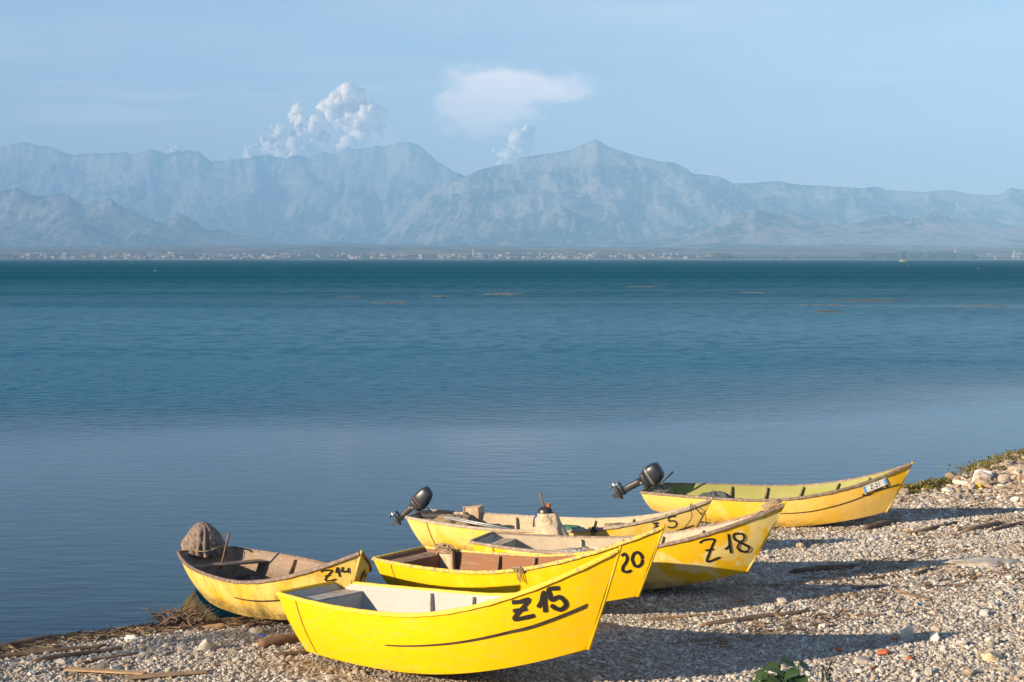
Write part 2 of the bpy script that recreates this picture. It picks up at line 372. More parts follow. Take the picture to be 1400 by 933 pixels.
def layer(P, Rk, Wf, Wb, power, nscale, namp, seed):
    e0 = np.interp(aa, *P); kk = np.exp(-(np.arange(-120, 121) / 42.) ** 2); kk /= kk.sum(); es = np.convolve(np.pad(e0, 120, 'edge'), kk, 'valid')
    e = np.interp(MA, *P); es = np.broadcast_to(np.minimum(es, es)[None], MA.shape); Rr = Rk * (1 + .05 * (fbm(MA * 9, MA * 0, 3, seed) - .5)); H_ = np.maximum(e, 0) * Rr + CAM_H * (e > 0)
    d = Rr - MY; wgt = np.exp(-(d / (Wf * .10)) ** 2); es = es * .95; H_ = (es + (e - es) * wgt) * Rr + CAM_H
    s = np.where(d > 0, np.clip(1 - d / Wf, 0, 1) ** power, np.clip(1 + d / Wb, 0, 1) ** 1.3)
    rn = fbm(MXx / nscale, MY / nscale * .55, 6, seed + 1, .55, True); rn2 = fbm(MXx / nscale * 4.2, MY / nscale * 1.6, 4, seed + 2, .6, True)
    env = np.clip(4 * s * (1 - s), 0, 1) ** .8
    h = H_ * s * (1 - .0 * rn) - namp * H_ * env * (rn - .15) - namp * .35 * H_ * env * rn2
    near = np.clip(1 - np.abs(d) / 500, 0, 1)
    return np.maximum(h, 0) * 1.0
hA = layer(PA, 22500, 8500, 4200, 1.5, 2600, .42, 11)
hB = layer(PB, 17800, 7500, 6000, 1.5, 2300, .34, 31)
hC = layer(PC, 14200, 3400, 3000, 1.1, 1100, .42, 51)
hD = layer(PD, 12800, 3200, 4000, 1.1, 1300, .30, 71)
base = np.clip((MY - 5995) * .030, 0, 60) + np.clip(MY - 8000, 0, 20000) * .012
base = base * (0.7 + .6 * fbm(MXx / 900, MY / 900, 4, 90))
MZ = np.maximum(np.maximum(hA, hB), np.maximum(hC, hD)); MZ = np.maximum(MZ, base) + .12 * np.minimum(MZ, base) + 1.5
MZ[0, :] = -1.2; MZ[1, :] = np.minimum(MZ[1, :], 1.0)
gul = fbm(MXx / 900 + 1.6 * fbm(MXx / 1100, MY / 1100, 4, 150), MY / 1700 + 1.2 * fbm(MXx / 1300, MY / 900, 3, 152), 5, 151, .55, True) - .5
MZ = MZ + np.where(MZ > 120, gul * np.clip((MZ - 120) / 500, 0, 1) * np.clip(1.15 - MZ / 2400, .25, 1) * 430, 0)
crag = (fbm(MXx / 420, MY / 420, 5, 140, .6, True) - .45) + .6 * (fbm(MXx / 150, MY / 150, 3, 141, .6, True) - .45)
MZ = MZ + np.where(MZ > 350, crag * np.clip((MZ - 350) / 500, 0, 1) * (95 - 45 * np.clip((MA + .02) / .04, 0, 1)), 0)
# keep the surveyed skyline
cur = ((MZ - CAM_H) / MY).max(0); tg = np.maximum(np.interp(aa, *PA), np.interp(aa, *PB))
tg = tg * (1 + .035 * (fbm(aa * 170, aa * 0 + 2, 4, 171, .6, True) - .5) * np.clip((-.02 - aa) / .05 , .25, 1))
ff = (tg / cur)[None]; fs = np.convolve(np.pad(ff[0], 60, 'edge'), np.exp(-(np.arange(-60, 61) / 22.) ** 2) / np.exp(-(np.arange(-60, 61) / 22.) ** 2).sum(), 'valid')[None]
rel = (((MZ - CAM_H) / MY) / cur[None]).clip(0, 1); MZ = np.where(MZ > 60, MZ * (1 + (fs - 1) * np.clip((MZ - 60) / 400, 0, 1) + (ff - fs) * rel ** 9), MZ)
TZ = MZ
gy, gx = np.gradient(MZ); dy = np.gradient(yr)[:, None]; dx = MY * (aa[1] - aa[0]); slope = np.hypot(gx / dx, gy / dy)
def lerp(a, b, f): return a + (b - a) * f[..., None]
n1 = fbm(MXx / 700, MY / 500, 5, 101); n2 = fbm(MXx / 160, MY / 160, 4, 103); n3 = fbm(MXx / 2500, MY / 1800, 3, 105)
scrub = np.array([.040, .055, .030]); rock = np.array([.42, .39, .35]); tan_ = np.array([.25, .22, .17]); pink = np.array([.50, .36, .29]); field = np.array([.16, .15, .08])
C = np.broadcast_to(scrub, MZ.shape + (3,)).copy()
C = lerp(C, tan_, np.clip((n1 - .45) * 4, 0, .55))
nv_ = .5 * fbm(MXx / 230 + 1.5 * fbm(MXx / 500, MZ / 400, 3, 161), MZ / 260 + MY / 900, 5, 160, .6) + .5 * fbm(MXx / 90 + 2.0 * fbm(MXx / 700, MY / 700, 3, 162), MZ / 330, 4, 163, .65, True)
rk = np.clip((slope * .55 + (nv_ - .5) * 3.0 + (n1 - .5) * .8 + np.clip((MZ - 500) / 2600, 0, .3) - .45) * 2.6, 0, 1)
C = lerp(C, rock, rk * .95)
isD = (hD >= MZ - 40) & (hD > 30); C = lerp(C, pink, np.where(isD, np.clip((n3 * .5 + n2 - .55) * 3, .1, .8), 0))
isC = (hC >= MZ - 40) & (hC > 30); C = lerp(C, tan_, np.where(isC, np.clip((n1 + n2 - .8) * 3, .15, .8), 0))
low = MZ < 90; C = lerp(C, field, np.where(low, .7, 0)); C = lerp(C, np.array([.38, .30, .20]), np.where(low, np.clip((fbm(MXx / 500, MY / 120, 3, 120) - .52) * 8, 0, .8), 0))
m_mt, t, p = mat('mountain_rock'); g = N(t)
at = g.n('ShaderNodeAttribute', attribute_name='Col')
f1 = g.noise(.012, 6, .65, coord='Position', stretch=(1, 1, .35))
cc = g.mix(g.ramp(f1, .52, .62, 0, .6), at.outputs['Color'], (.44, .41, .36)); cc = g.mix(g.ramp(f1, .46, .36, 0, .5), cc, (.05, .06, .035))
g.l(cc, p.inputs['Base Color']); p.inputs['Roughness'].default_value = 1; p.inputs['Specular IOR Level'].default_value = .1
g.l(g.bump(g.noise(.006, 7, .65, coord='Position'), 1.0, 90), p.inputs['Normal'])
idx = np.arange(na * nr).reshape(nr, na)
Q = np.stack([idx[:-1, :-1], idx[:-1, 1:], idx[1:, 1:], idx[1:, :-1]], -1).reshape(-1, 4)
mt = big_mesh('mountains', np.stack([MXx, MY, MZ], -1).reshape(-1, 3), Q, m_mt, np.concatenate([C.reshape(-1, 3), np.ones((na * nr, 1))], 1), True, 4)
meta(mt, kind='structure')
def land_z(x, y):
    a = x / y; i = int(np.clip((a - aa[0]) / (aa[1] - aa[0]), 0, na - 1)); j = int(np.clip(np.searchsorted(yr, y), 0, nr - 1)); return float(TZ[j, i])

# ------------------------------------------------------------------ haze
hz_m = bpy.data.materials.new('haze_air'); hz_m.use_nodes = True; t = hz_m.node_tree; t.nodes.clear()
pv = t.nodes.new('ShaderNodeVolumePrincipled'); pv.inputs['Density'].default_value = HAZE_DENSITY; pv.inputs['Color'].default_value = (*HAZE_COLOR, 1); pv.inputs['Anisotropy'].default_value = -.25
ou = t.nodes.new('ShaderNodeOutputMaterial'); t.links.new(pv.outputs[0], ou.inputs['Volume'])
b = MB(); b.box((0, (28000 - 240) / 2, (2150 - 2.8) / 2), (64400, 28240, 2150 + 2.8)); hz = b.build('haze', hz_m); meta(hz, kind='stuff')

# ------------------------------------------------------------------ clouds beyond the mountains
m_cl = bpy.data.materials.new('cloud_vapour'); m_cl.use_nodes = True; t = m_cl.node_tree; t.nodes.clear()
pv = t.nodes.new('ShaderNodeVolumePrincipled'); pv.inputs['Density'].default_value = .0018; pv.inputs['Color'].default_value = (1, .99, .98, 1); pv.inputs['Anisotropy'].default_value = 0
ou = t.nodes.new('ShaderNodeOutputMaterial'); t.links.new(pv.outputs[0], ou.inputs['Volume'])
m_core, t, p = mat('cloud_core'); p.inputs['Base Color'].default_value = (.97, .88, .78, 1); p.inputs['Roughness'].default_value = 1; p.inputs['Specular IOR Level'].default_value = 0  # warm tint of the low sun is put into the core's base colour
def cloud(label, blobs, dist, seed):
    rt = empty('cloud', loc=at_y(*blobs[0][:2], dist)); meta(rt, label, 'cloud', 'sunlit cumulus clouds behind the peaks'); bpy.context.view_layer.update()
    for nm, k_, m_, amp in (('dense_core', .92, m_core, 300), ('vapour', 1.2, m_cl, 300)):
        o = cloud_mesh(nm, blobs, dist, seed, k_, m_, amp); o.parent = rt; o.matrix_parent_inverse = rt.matrix_world.inverted()
def cloud_mesh(name, blobs, dist, seed, ks, m_c, amp):
    rnd = random.Random(seed); bm = bmesh.new()
    me = bpy.data.metaballs.new('cloud_seed'); mo = bpy.data.objects.new('cloud_seed', me); col.objects.link(mo)
    me.resolution = 120; me.threshold = .55
    c0 = at_y(*blobs[0][:2], dist)
    for (px, py, r) in blobs:
        P = Vector(at_y(px, py, dist)); rr = r / 1944 * dist
        for k in range(26):
            q = Vector((rnd.gauss(0, .50), rnd.gauss(0, .5), rnd.gauss(.05, .46))) * rr
            e = me.elements.new(); e.co = P + q; e.radius = rr * rnd.uniform(.24, .62) * ks
    dg = bpy.context.evaluated_depsgraph_get(); dg.update(); mm = bpy.data.meshes.new_from_object(mo.evaluated_get(dg))
    bpy.data.objects.remove(mo)
    mm.name = name; mm.materials.clear(); mm.materials.append(m_c)
    for v in mm.vertices:
        q = v.co / 900.; n = mnoise.fractal(q, .8, 2.1, 6) + .5 * abs(mnoise.noise(v.co / 420.)); v.co += v.normal * n * amp
    o = bpy.data.objects.new(name, mm); col.objects.link(o); return o
cloud('tallest sunlit cumulus tower, above the jagged left massif', [(468, 138, 22), (480, 160, 26), (462, 162, 17), (505, 160, 19), (515, 172, 14), (492, 182, 18), (474, 198, 14)], 46000, 1)
cloud('lower lumpy cumulus bank left of the tall tower', [(414, 172, 17), (425, 185, 21), (395, 188, 17), (405, 200, 20), (378, 182, 13), (366, 197, 14), (347, 207, 12), (432, 202, 18), (385, 208, 16)], 46000, 2)
cloud('small leaning pinkish cumulus left of the highest peak', [(727, 181, 10), (716, 191, 13), (703, 201, 14), (694, 212, 13), (712, 208, 12)], 44000, 3)
cloud('tiny pale cloud just above the left ridge', [(230, 204, 7), (238, 206, 8), (245, 208, 7)], 42000, 4)
# hull dimensions in metres and where each boat lies on the beach
BOATS = {"Z15": {"X": -0.7055, "Y": 17.0141, "Z": 0.0773, "th": -0.6956, "pi": 0.0897, "ro": -0.0362, "L": 5.1226, "W": 0.8078, "ws": 0.5409, "hm": 0.7119, "hs": 0.7837, "hb": 1.5029, "rs": 0.3463, "rb": 0.499, "tm": 0.4214, "tz": 0.4321, "q": 2.1075, "ks": 0.0455, "kb": 0.3742, "cf": 0.7697, "pw": 2.3156},
 "Z14": {"X": -3.5397, "Y": 20.9993, "Z": 0.0235, "th": -0.9743, "pi": 0.0554, "ro": -0.0406, "L": 5.4044, "W": 0.9711, "ws": 0.4753, "hm": 0.5455, "hs": 0.5621, "hb": 1.1379, "rs": 0.2934, "rb": 0.5335, "tm": 0.4619, "tz": 0.5034, "q": 2.5129, "ks": 0.12, "kb": 0.177, "cf": 0.7064, "pw": 2.7198},
 "Z20": {"X": 0.1946, "Y": 20.8653, "Z": 0.0165, "th": -0.7246, "pi": 0.0971, "ro": 0.0062, "L": 5.2788, "W": 0.7343, "ws": 0.5623, "hm": 0.5504, "hs": 0.626, "hb": 1.1952, "rs": 0.241, "rb": 0.5325, "tm": 0.4352, "tz": 0.3892, "q": 2.0378, "ks": 0.0863, "kb": 0.227, "cf": 0.7496, "pw": 2.2843},
 "Z5": {"X": 0.8395, "Y": 25.0563, "Z": 0.0096, "th": -0.436, "pi": 0.0499, "ro": -0.0124, "L": 5.7034, "W": 0.7524, "ws": 0.4282, "hm": 0.5069, "hs": 0.6346, "hb": 1.023, "rs": 0.2902, "rb": 0.4555, "tm": 0.3943, "tz": 0.481, "q": 2.3579, "ks": 0.0689, "kb": 0.2933, "cf": 0.7271, "pw": 2.1011},
 "Z18": {"X": 1.8248, "Y": 21.9804, "Z": 0.0186, "th": -0.3923, "pi": 0.051, "ro": -0.0149, "L": 4.9829, "W": 0.7211, "ws": 0.4364, "hm": 0.589, "hs": 0.6727, "hb": 1.2903, "rs": 0.3186, "rb": 0.6139, "tm": 0.4265, "tz": 0.3574, "q": 1.9755, "ks": 0.12, "kb": 0.2623, "cf": 0.7455, "pw": 2.2605},
 "Z21": {"X": 5.2152, "Y": 27.8744, "Z": 0.0128, "th": -0.4147, "pi": 0.0212, "ro": 0.0378, "L": 5.2722, "W": 0.7459, "ws": 0.4648, "hm": 0.5553, "hs": 0.5559, "hb": 1.2621, "rs": 0.1878, "rb": 0.4901, "tm": 0.4454, "tz": 0.378, "q": 2.2269, "ks": 0.1816, "kb": 0.3147, "cf": 0.7469, "pw": 2.3173}}
MARKS = {"Z15": {"strokes": [[[0.781, 0.075], [0.802, 0.106], [0.823, 0.119], [0.811, 0.213], [0.797, 0.312], [0.823, 0.344], [0.848, 0.356]], [[0.786, 0.2], [0.828, 0.238]], [[0.849, 0.269], [0.854, 0.213], [0.854, 0.094], [0.863, 0.231], [0.871, 0.375]], [[0.891, 0.125], [0.865, 0.081], [0.87, 0.156], [0.878, 0.231], [0.893, 0.231], [0.907, 0.294], [0.916, 0.369], [0.907, 0.4], [0.894, 0.363], [0.878, 0.288]]], "seam": [[0.419, 0.519], [0.549, 0.488], [0.662, 0.481], [0.779, 0.481], [0.85, 0.5], [0.966, 0.481]]},
 "Z18": {"strokes": [[[0.771, 0.144], [0.784, 0.106], [0.816, 0.156], [0.819, 0.263], [0.821, 0.4], [0.828, 0.575], [0.87, 0.55]], [[0.8, 0.331], [0.833, 0.35]], [[0.869, 0.425], [0.878, 0.369], [0.855, 0.131], [0.878, 0.344], [0.901, 0.556]], [[0.896, 0.206], [0.876, 0.175], [0.883, 0.263], [0.904, 0.35], [0.93, 0.444], [0.955, 0.537], [0.958, 0.6], [0.938, 0.575], [0.914, 0.475], [0.911, 0.388], [0.92, 0.344], [0.909, 0.25], [0.896, 0.206]]]},
 "Z20": {"strokes": [[[0.911, 0.225], [0.917, 0.2], [0.929, 0.275], [0.931, 0.356], [0.927, 0.419], [0.93, 0.488], [0.944, 0.537], [0.956, 0.525]], [[0.975, 0.394], [0.978, 0.456], [0.975, 0.488], [0.969, 0.494], [0.96, 0.463], [0.953, 0.406], [0.946, 0.344], [0.944, 0.281], [0.946, 0.25], [0.954, 0.25], [0.961, 0.281], [0.97, 0.338], [0.975, 0.394]]]},
 "Z5": {"strokes": [[[0.91, 0.113], [0.888, 0.062], [0.891, 0.175], [0.91, 0.231], [0.922, 0.325], [0.925, 0.4], [0.914, 0.419], [0.895, 0.344]], [[0.839, 0.119], [0.858, 0.144], [0.853, 0.206], [0.866, 0.263], [0.85, 0.275]]], "seam": [[0.904, 0.606], [0.945, 0.562], [0.986, 0.55]]},
 "Z14": {"strokes": [[[0.917, 0.075], [0.922, 0.05], [0.944, 0.119], [0.939, 0.206], [0.934, 0.312], [0.945, 0.369], [0.963, 0.381]], [[0.929, 0.219], [0.945, 0.225]], [[0.956, 0.231], [0.956, 0.094], [0.969, 0.363]], [[0.968, 0.113], [0.97, 0.231], [0.986, 0.263]], [[0.981, 0.169], [0.988, 0.338]]], "seam": [[0.605, 0.431], [0.706, 0.475], [0.801, 0.488], [0.835, 0.469]]},
 "Z21": {"strokes": [[[0.856, 0.306], [0.879, 0.369], [0.897, 0.35]], [[0.894, 0.275], [0.912, 0.325], [0.926, 0.288]], [[0.92, 0.081], [0.934, 0.219], [0.948, 0.356]]], "seam": [[0.561, 0.463], [0.667, 0.488], [0.751, 0.456], [0.83, 0.406], [0.906, 0.338], [0.989, 0.381]]}}
# ------------------------------------------------------------------ boats
def hull_pt(q, t, side, which):
    t = np.asarray(t, float)
    g_ = lambda ws, W, tm, pw: np.where(t < tm, ws + (W - ws) * np.sin(np.pi / 2 * np.clip(t / tm, 0, 1)), W * (1 - np.clip((t - tm) / (1 - tm), 0, 1) ** pw))
    tz = q['tz']
    if which == 'g':
        x = t * q['L']; y = g_(q['ws'], q['W'], q['tm'], q['pw'])
        z = np.where(t < tz, q['hm'] + (q['hs'] - q['hm']) * (np.clip((tz - t) / tz, 0, 1)) ** 2, q['hm'] + (q['hb'] - q['hm']) * np.clip((t - tz) / (1 - tz), 0, 1) ** q['q'])
    else:
        x = q['rs'] + t * (q['L'] - q['rs'] - q['rb']); y = g_(q['ws'] * q['cf'] * .95, q['W'] * q['cf'], q['tm'], q['pw'])
        z = np.where(t < .45, q['ks'] * (np.clip((.45 - t) / .45, 0, 1)) ** 2, q['kb'] * np.clip((t - .45) / .55, 0, 1) ** 2)
    return np.stack([x - q['L'] / 2, side * y, z], -1)
def side_pt(q, t, v, s=-1, off=0.):
    def P(t, v):
        g_ = hull_pt(q, t, s, 'g'); c_ = hull_pt(q, t, s, 'c'); return g_ * (1 - v) + c_ * v + np.array([0, s * .035, -.01]) * math.sin(math.pi * v)
    p0 = P(t, v)
    if off:
        a = P(min(t + .004, 1), v) - P(t - .004, v); b_ = P(t, min(v + .02, 1)) - P(t, max(v - .02, 0)); n_ = np.cross(a, b_); n_ /= np.linalg.norm(n_) + 1e-9
        if n_[1] * s < 0: n_ = -n_
        p0 = p0 + n_ * off
    return p0
def boat_matrix(q):
    zz = q['Z'] + .05 * float((np.array([q['X'], q['Y']]) - A0) @ NV)
    return Matrix.Translation((q['X'], q['Y'], zz)) @ Matrix.Rotation(q['th'], 4, 'Z') @ Matrix.Rotation(q['ro'], 4, 'X') @ Matrix.Rotation(-q['pi'], 4, 'Y')
def catmull(pts, n=6):
    pts = [np.array(p, float) for p in pts]
    if len(pts) == 2: return [pts[0] + (pts[1] - pts[0]) * k / 5 for k in range(6)]
    P = [2 * pts[0] - pts[1]] + pts + [2 * pts[-1] - pts[-2]]; o = []
    for i in range(1, len(P) - 2):
        for k in range(n):
            u = k / n; o.append(.5 * ((2 * P[i]) + (P[i + 1] - P[i - 1]) * u + (2 * P[i - 1] - 5 * P[i] + 4 * P[i + 1] - P[i + 2]) * u * u + (3 * P[i] - P[i - 1] - 3 * P[i + 1] + P[i + 2]) * u ** 3))
    o.append(pts[-1]); return o
# sprayed black paint: solid core, soft edge
m_spray, t, p = mat('sprayed_black_paint'); g = N(t)
at = g.n('ShaderNodeAttribute', attribute_name='Col'); tr = g.n('ShaderNodeBsdfTransparent'); ms = g.n('ShaderNodeMixShader')
p.inputs['Base Color'].default_value = (.012, .011, .012, 1); p.inputs['Roughness'].default_value = .5
al = g.ramp(g.m('ADD', at.outputs['Fac'], g.m('MULTIPLY', g.m('SUBTRACT', g.noise(60, 4, .7), .5), .5)), .10, .75)
g.l(al, ms.inputs[0]); g.l(tr.outputs[0], ms.inputs[1]); g.l(p.outputs[0], ms.inputs[2]); g.l(ms.outputs[0], t.nodes['Material Output'].inputs[0])
m_spray2 = m_spray.copy(); m_spray2.name = 'worn_black_paint'
for n_ in m_spray2.node_tree.nodes:
    if n_.type == 'MAP_RANGE': n_.inputs[1].default_value = .25; n_.inputs[2].default_value = 1.25
def stroke_mesh(q, strokes, width, s=-1, taper=.75):
    V = []; Fc = []; Cc = []; k0 = 0
    for si, st in enumerate(strokes):
        pts = catmull(st, 7); m = len(pts)
        # resample by 3D length
        P3 = [side_pt(q, float(np.clip(a[0], 0, .996)), float(np.clip(a[1], .0, 1)), s) for a in pts]
        cs = [-1, -.62, 0, .62, 1]
        for i in range(m):
            T_ = P3[min(i + 1, m - 1)] - P3[max(i - 1, 0)]; T_ /= np.linalg.norm(T_) + 1e-9
            a0 = side_pt(q, min(pts[i][0], .99), max(pts[i][1], .02), s); a1 = side_pt(q, min(pts[i][0], .99), max(pts[i][1], .02), s, .01); n_ = (a1 - a0) / .01
            b_ = np.cross(T_, n_); b_ /= np.linalg.norm(b_) + 1e-9
            wv = width * (1 + .05 * math.sin(i * .9 + si * 2)) * (taper if i in (0, m - 1) else 1)
            for c_ in cs:
                V.append(P3[i] + n_ * (.007 + .0012 * si + .0022 * i / m) + b_ * c_ * wv); e = (0., .85, 1., .85, 0.)[cs.index(c_)] * (0. if i in (0, m - 1) else 1.)
                Cc.append((e, e, e, 1))
        for i in range(m - 1):
            for j in range(4):
                a = k0 + i * 5 + j; Fc.append((a, a + 1, a + 6, a + 5))
        k0 = len(V)
    return V, Fc, Cc
def make_boat(key, label, ext, inner, railm, woodm, ribm, lw=.030, decked=True, ribs=(.30, .44, .58, .72, .84), stem=None, plank_gap=.5, spray=None):
    q = BOATS[key]; root = empty('fishing_boat', boat_matrix(q)); meta(root, label, 'boat', 'yellow wooden fishing boats pulled up on the shingle')
    ts = 1 - (1 - np.linspace(0, 1, 72)) ** 1.5; vs = np.linspace(0, 1, 8)
    def section(t, ins=0.):
        o = []
        for s in (1, -1):
            vv = vs if s == 1 else vs[::-1]
            for v in vv:
                pnt = side_pt(q, float(t), float(v), s)
                if ins:
                    y = abs(pnt[1]); pnt = pnt.copy(); pnt[1] = s * max(y - ins, 0.002); pnt[2] += ins * .8 * v
                o.append(pnt)
            if s == 1:
                cp_ = o[-1]
                for f_ in (.75, .5, .25): o.append(np.array([cp_[0], cp_[1] * (2 * f_ - 1), cp_[2] - .012 * (1 - abs(2 * f_ - 1))]))
        return o
    V = []; Fc = []; I = []; m = 19
    for t_ in ts: V += section(t_)
    n1 = len(ts)
    for i in range(n1 - 1):
        for j in range(m - 1):
            a = i * m + j; Fc.append((a, a + 1, a + m + 1, a + m)); I.append(0)
    Fc.append(tuple(range(m - 1, -1, -1))); I.append(0)
    b0 = len(V); ti = .008 + .967 * (1 - (1 - np.linspace(0, 1, 60)) ** 1.5)
    for t_ in ti: V += section(t_, .024)
    for i in range(len(ti) - 1):
        for j in range(m - 1):
            a = b0 + i * m + j; Fc.append((a, a + m, a + m + 1, a + 1)); I.append(1)
    Fc.append(tuple(b0 + k for k in range(m))); I.append(1)
    # top edge between the two skins
    for j in (0, m - 1):
        for i in range(n1 - 1):
            k0 = int(round(i * (len(ti) - 1) / (n1 - 1))); k1 = int(round((i + 1) * (len(ti) - 1) / (n1 - 1)))
            f_ = (i * m + j, (i + 1) * m + j, b0 + k1 * m + j, b0 + k0 * m + j) if k0 != k1 else (i * m + j, (i + 1) * m + j, b0 + k0 * m + j)
            Fc.append(f_); I.append(1)
    h = mesh_obj('hull', V, Fc, [ext, inner], root, True, I); smooth_angle(h, 32)
    # gunwale rail round both sides and across the stern
    mb = MB()
    for s in (1, -1):
        pts = [hull_pt(q, float(t_), s, 'g') + np.array([0, s * .006, .012]) for t_ in np.linspace(0, .996, 60)]
        V = []; 
        sec = [(-.030, -.022), (-.018, .020), (0, .026), (.020, .018), (.030, -.004), (.028, -.034), (.010, -.040), (-.012, -.026)]
        rings = []
        for i, P_ in enumerate(pts):
            T_ = pts[min(i + 1, 59)] - pts[max(i - 1, 0)]; T_ /= np.linalg.norm(T_); o_ = np.cross(T_, [0, 0, 1]) * -s; o_ /= np.linalg.norm(o_)
            if s * o_[1] < 0: o_ = -o_
            up = np.cross(o_, T_); up = up if up[2] > 0 else -up
            wb = .80 + .06 * math.sin(i * 2.1 + s) + .04 * math.sin(i * 5.3)
            rings.append([P_ + o_ * a * wb + up * b_ * wb for a, b_ in sec])
        mb.loft(rings)
    z0 = hull_pt(q, 0., 1, 'g'); 
    mb.box((z0[0] + .005, 0, z0[2] + .004), (.055, 2 * q['ws'] - .03, .055), bev=.01)
    r_ = mb.build('gunwale', railm, root); smooth_angle(r_, 40)
    # stem post
    mb = MB(); a = hull_pt(q, 1., 1, 'g'); b_ = hull_pt(q, 1., 1, 'c')
    mb.tube([a + np.array([.014, 0, .035]), a * .5 + b_ * .5 + np.array([.012, 0, 0]), b_ + np.array([.006, 0, -.01])], .020, 8, flat=.9)
    mb.build('stem', stem or ext, root, True)
    # frames
    for t_ in ribs:
        for s in (1, -1):
            mb = MB(); rings = []
            for v in np.linspace(.03, .96, 7):
                P_ = side_pt(q, t_, float(v), s); d_ = .05 + .06 * v; y = abs(P_[1]) - .026
                rings.append([(P_[0] - .014, s * y, P_[2] + .02 * v), (P_[0] + .014, s * y, P_[2] + .02 * v), (P_[0] + .014, s * (y - d_), P_[2] + .02 * v), (P_[0] - .014, s * (y - d_), P_[2] + .02 * v)])
            mb.loft(rings); mb.build('rib', ribm, root)
    # floorboards
    fw = q['W'] * q['cf'] * .46
    for k in (-1, 0, 1):
        mb = MB(); rings = []
        for t_ in np.linspace(.2, .82, 14):
            c_ = hull_pt(q, t_, 1, 'c'); lim = max(c_[1] - .06, .05); yc = k * min(fw, lim * .62); hw = min(fw, lim * .62) * .46
            z_ = c_[2] + .045
            rings.append([(c_[0], yc - hw, z_), (c_[0], yc + hw, z_), (c_[0], yc + hw, z_ + .018), (c_[0], yc - hw, z_ + .018)])
        mb.loft(rings); mb.build('floorboard', woodm, root)
    def inner_y(t_, v=.1): return side_pt(q, t_, v, 1)[1] - .03
    if decked:
        td = .078
        for k in range(3):
            ta, tb = .012 + k * (td - .012) / 3, .012 + (k + 1) * (td - .012) / 3 - .003
            mb = MB(); ga, gb = side_pt(q, ta, .13, 1), side_pt(q, tb, .13, 1); ya, yb = inner_y(ta, .13), inner_y(tb, .13)
            rings = [[(ga[0], -ya, ga[2]), (ga[0], ya, ga[2]), (ga[0], ya, ga[2] + .02), (ga[0], -ya, ga[2] + .02)], [(gb[0], -yb, gb[2]), (gb[0], yb, gb[2]), (gb[0], yb, gb[2] + .02), (gb[0], -yb, gb[2] + .02)]]
            mb.loft(rings); mb.build('stern_deck_board', woodm, root)
        mb = MB(); r0 = []; 
        for dx_ in (-.012, .008):
            ring = []
            for v in (.14, .4, .7, .97): P_ = side_pt(q, td - .004, v, 1); ring.append((P_[0] * 0 + side_pt(q, td - .004, .14, 1)[0] + dx_, P_[1] - .03, P_[2] + .03 * v))
            ring += [(a_[0], -a_[1], a_[2]) for a_ in ring[::-1]]; r0.append(ring)
        mb.loft(r0); mb.build('bulkhead', inner, root)
    else:
        for t_, wd in ((.15, .26), (.55, .2)):
            P_ = side_pt(q, t_, .2, 1); y = P_[1] - .03; mb = MB(); mb.box((P_[0], 0, P_[2] - .01), (wd, 2 * y - .02, .03), bev=.005); mb.build('thwart', woodm, root)
    if decked:
        P_ = side_pt(q, .62, .42, 1); mb = MB(); mb.box((P_[0], 0, P_[2]), (.2, 2 * P_[1] - .09, .028), bev=.005); mb.build('thwart', woodm, root)
    # breasthook in the bow
    mb = MB(); a = side_pt(q, .925, .05, 1); c_ = side_pt(q, .985, .05, 1)
    mb.loft([[(a[0], -a[1] + .03, a[2]), (a[0], a[1] - .03, a[2]), (a[0], a[1] - .03, a[2] + .025), (a[0], -a[1] + .03, a[2] + .025)], [(c_[0], -.012, c_[2]), (c_[0], .012, c_[2]), (c_[0], .012, c_[2] + .025), (c_[0], -.012, c_[2] + .025)]])
    mb.build('breasthook', woodm, root)
    mk = MARKS.get(key, {})
    if mk.get('strokes'):
        V, Fc, Cc = stroke_mesh(q, [[(a_, b_ * .70 + .03 if key == 'Z14' else b_) for a_, b_ in st_] for st_ in mk['strokes']], lw)
        mesh_obj('painted_number', V, Fc, spray or m_spray, root, True, colors=Cc)
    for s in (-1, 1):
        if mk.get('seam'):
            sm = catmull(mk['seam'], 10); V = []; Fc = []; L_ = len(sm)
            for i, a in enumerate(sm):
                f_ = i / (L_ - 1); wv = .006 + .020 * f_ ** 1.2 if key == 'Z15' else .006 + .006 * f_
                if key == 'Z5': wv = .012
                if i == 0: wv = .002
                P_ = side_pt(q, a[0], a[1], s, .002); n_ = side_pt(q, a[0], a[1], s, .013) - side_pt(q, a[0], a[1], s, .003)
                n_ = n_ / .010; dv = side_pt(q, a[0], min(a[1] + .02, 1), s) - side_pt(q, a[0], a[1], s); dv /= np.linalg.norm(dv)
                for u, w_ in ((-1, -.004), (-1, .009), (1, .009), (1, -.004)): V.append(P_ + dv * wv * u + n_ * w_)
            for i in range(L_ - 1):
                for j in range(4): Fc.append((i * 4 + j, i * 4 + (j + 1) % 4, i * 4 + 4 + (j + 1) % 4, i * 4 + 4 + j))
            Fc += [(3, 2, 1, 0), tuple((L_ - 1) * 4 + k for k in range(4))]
            mesh_obj('plank_lap', V, Fc, m_lap, root)
    # thin dark olive strip down the near planking by the stern
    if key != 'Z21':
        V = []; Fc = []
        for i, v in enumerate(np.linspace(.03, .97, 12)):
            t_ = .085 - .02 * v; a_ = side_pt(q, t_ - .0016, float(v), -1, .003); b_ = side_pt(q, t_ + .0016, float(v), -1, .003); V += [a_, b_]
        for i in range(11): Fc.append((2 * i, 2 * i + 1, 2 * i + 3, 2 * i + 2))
        o_ = mesh_obj('stern_strip', V, Fc, m_strip, root); sd_ = o_.modifiers.new('thickness', 'SOLIDIFY'); sd_.thickness = .004
    return root
m_strip = simple('olive_strip', (.16, .12, .02), .8, var=.3)
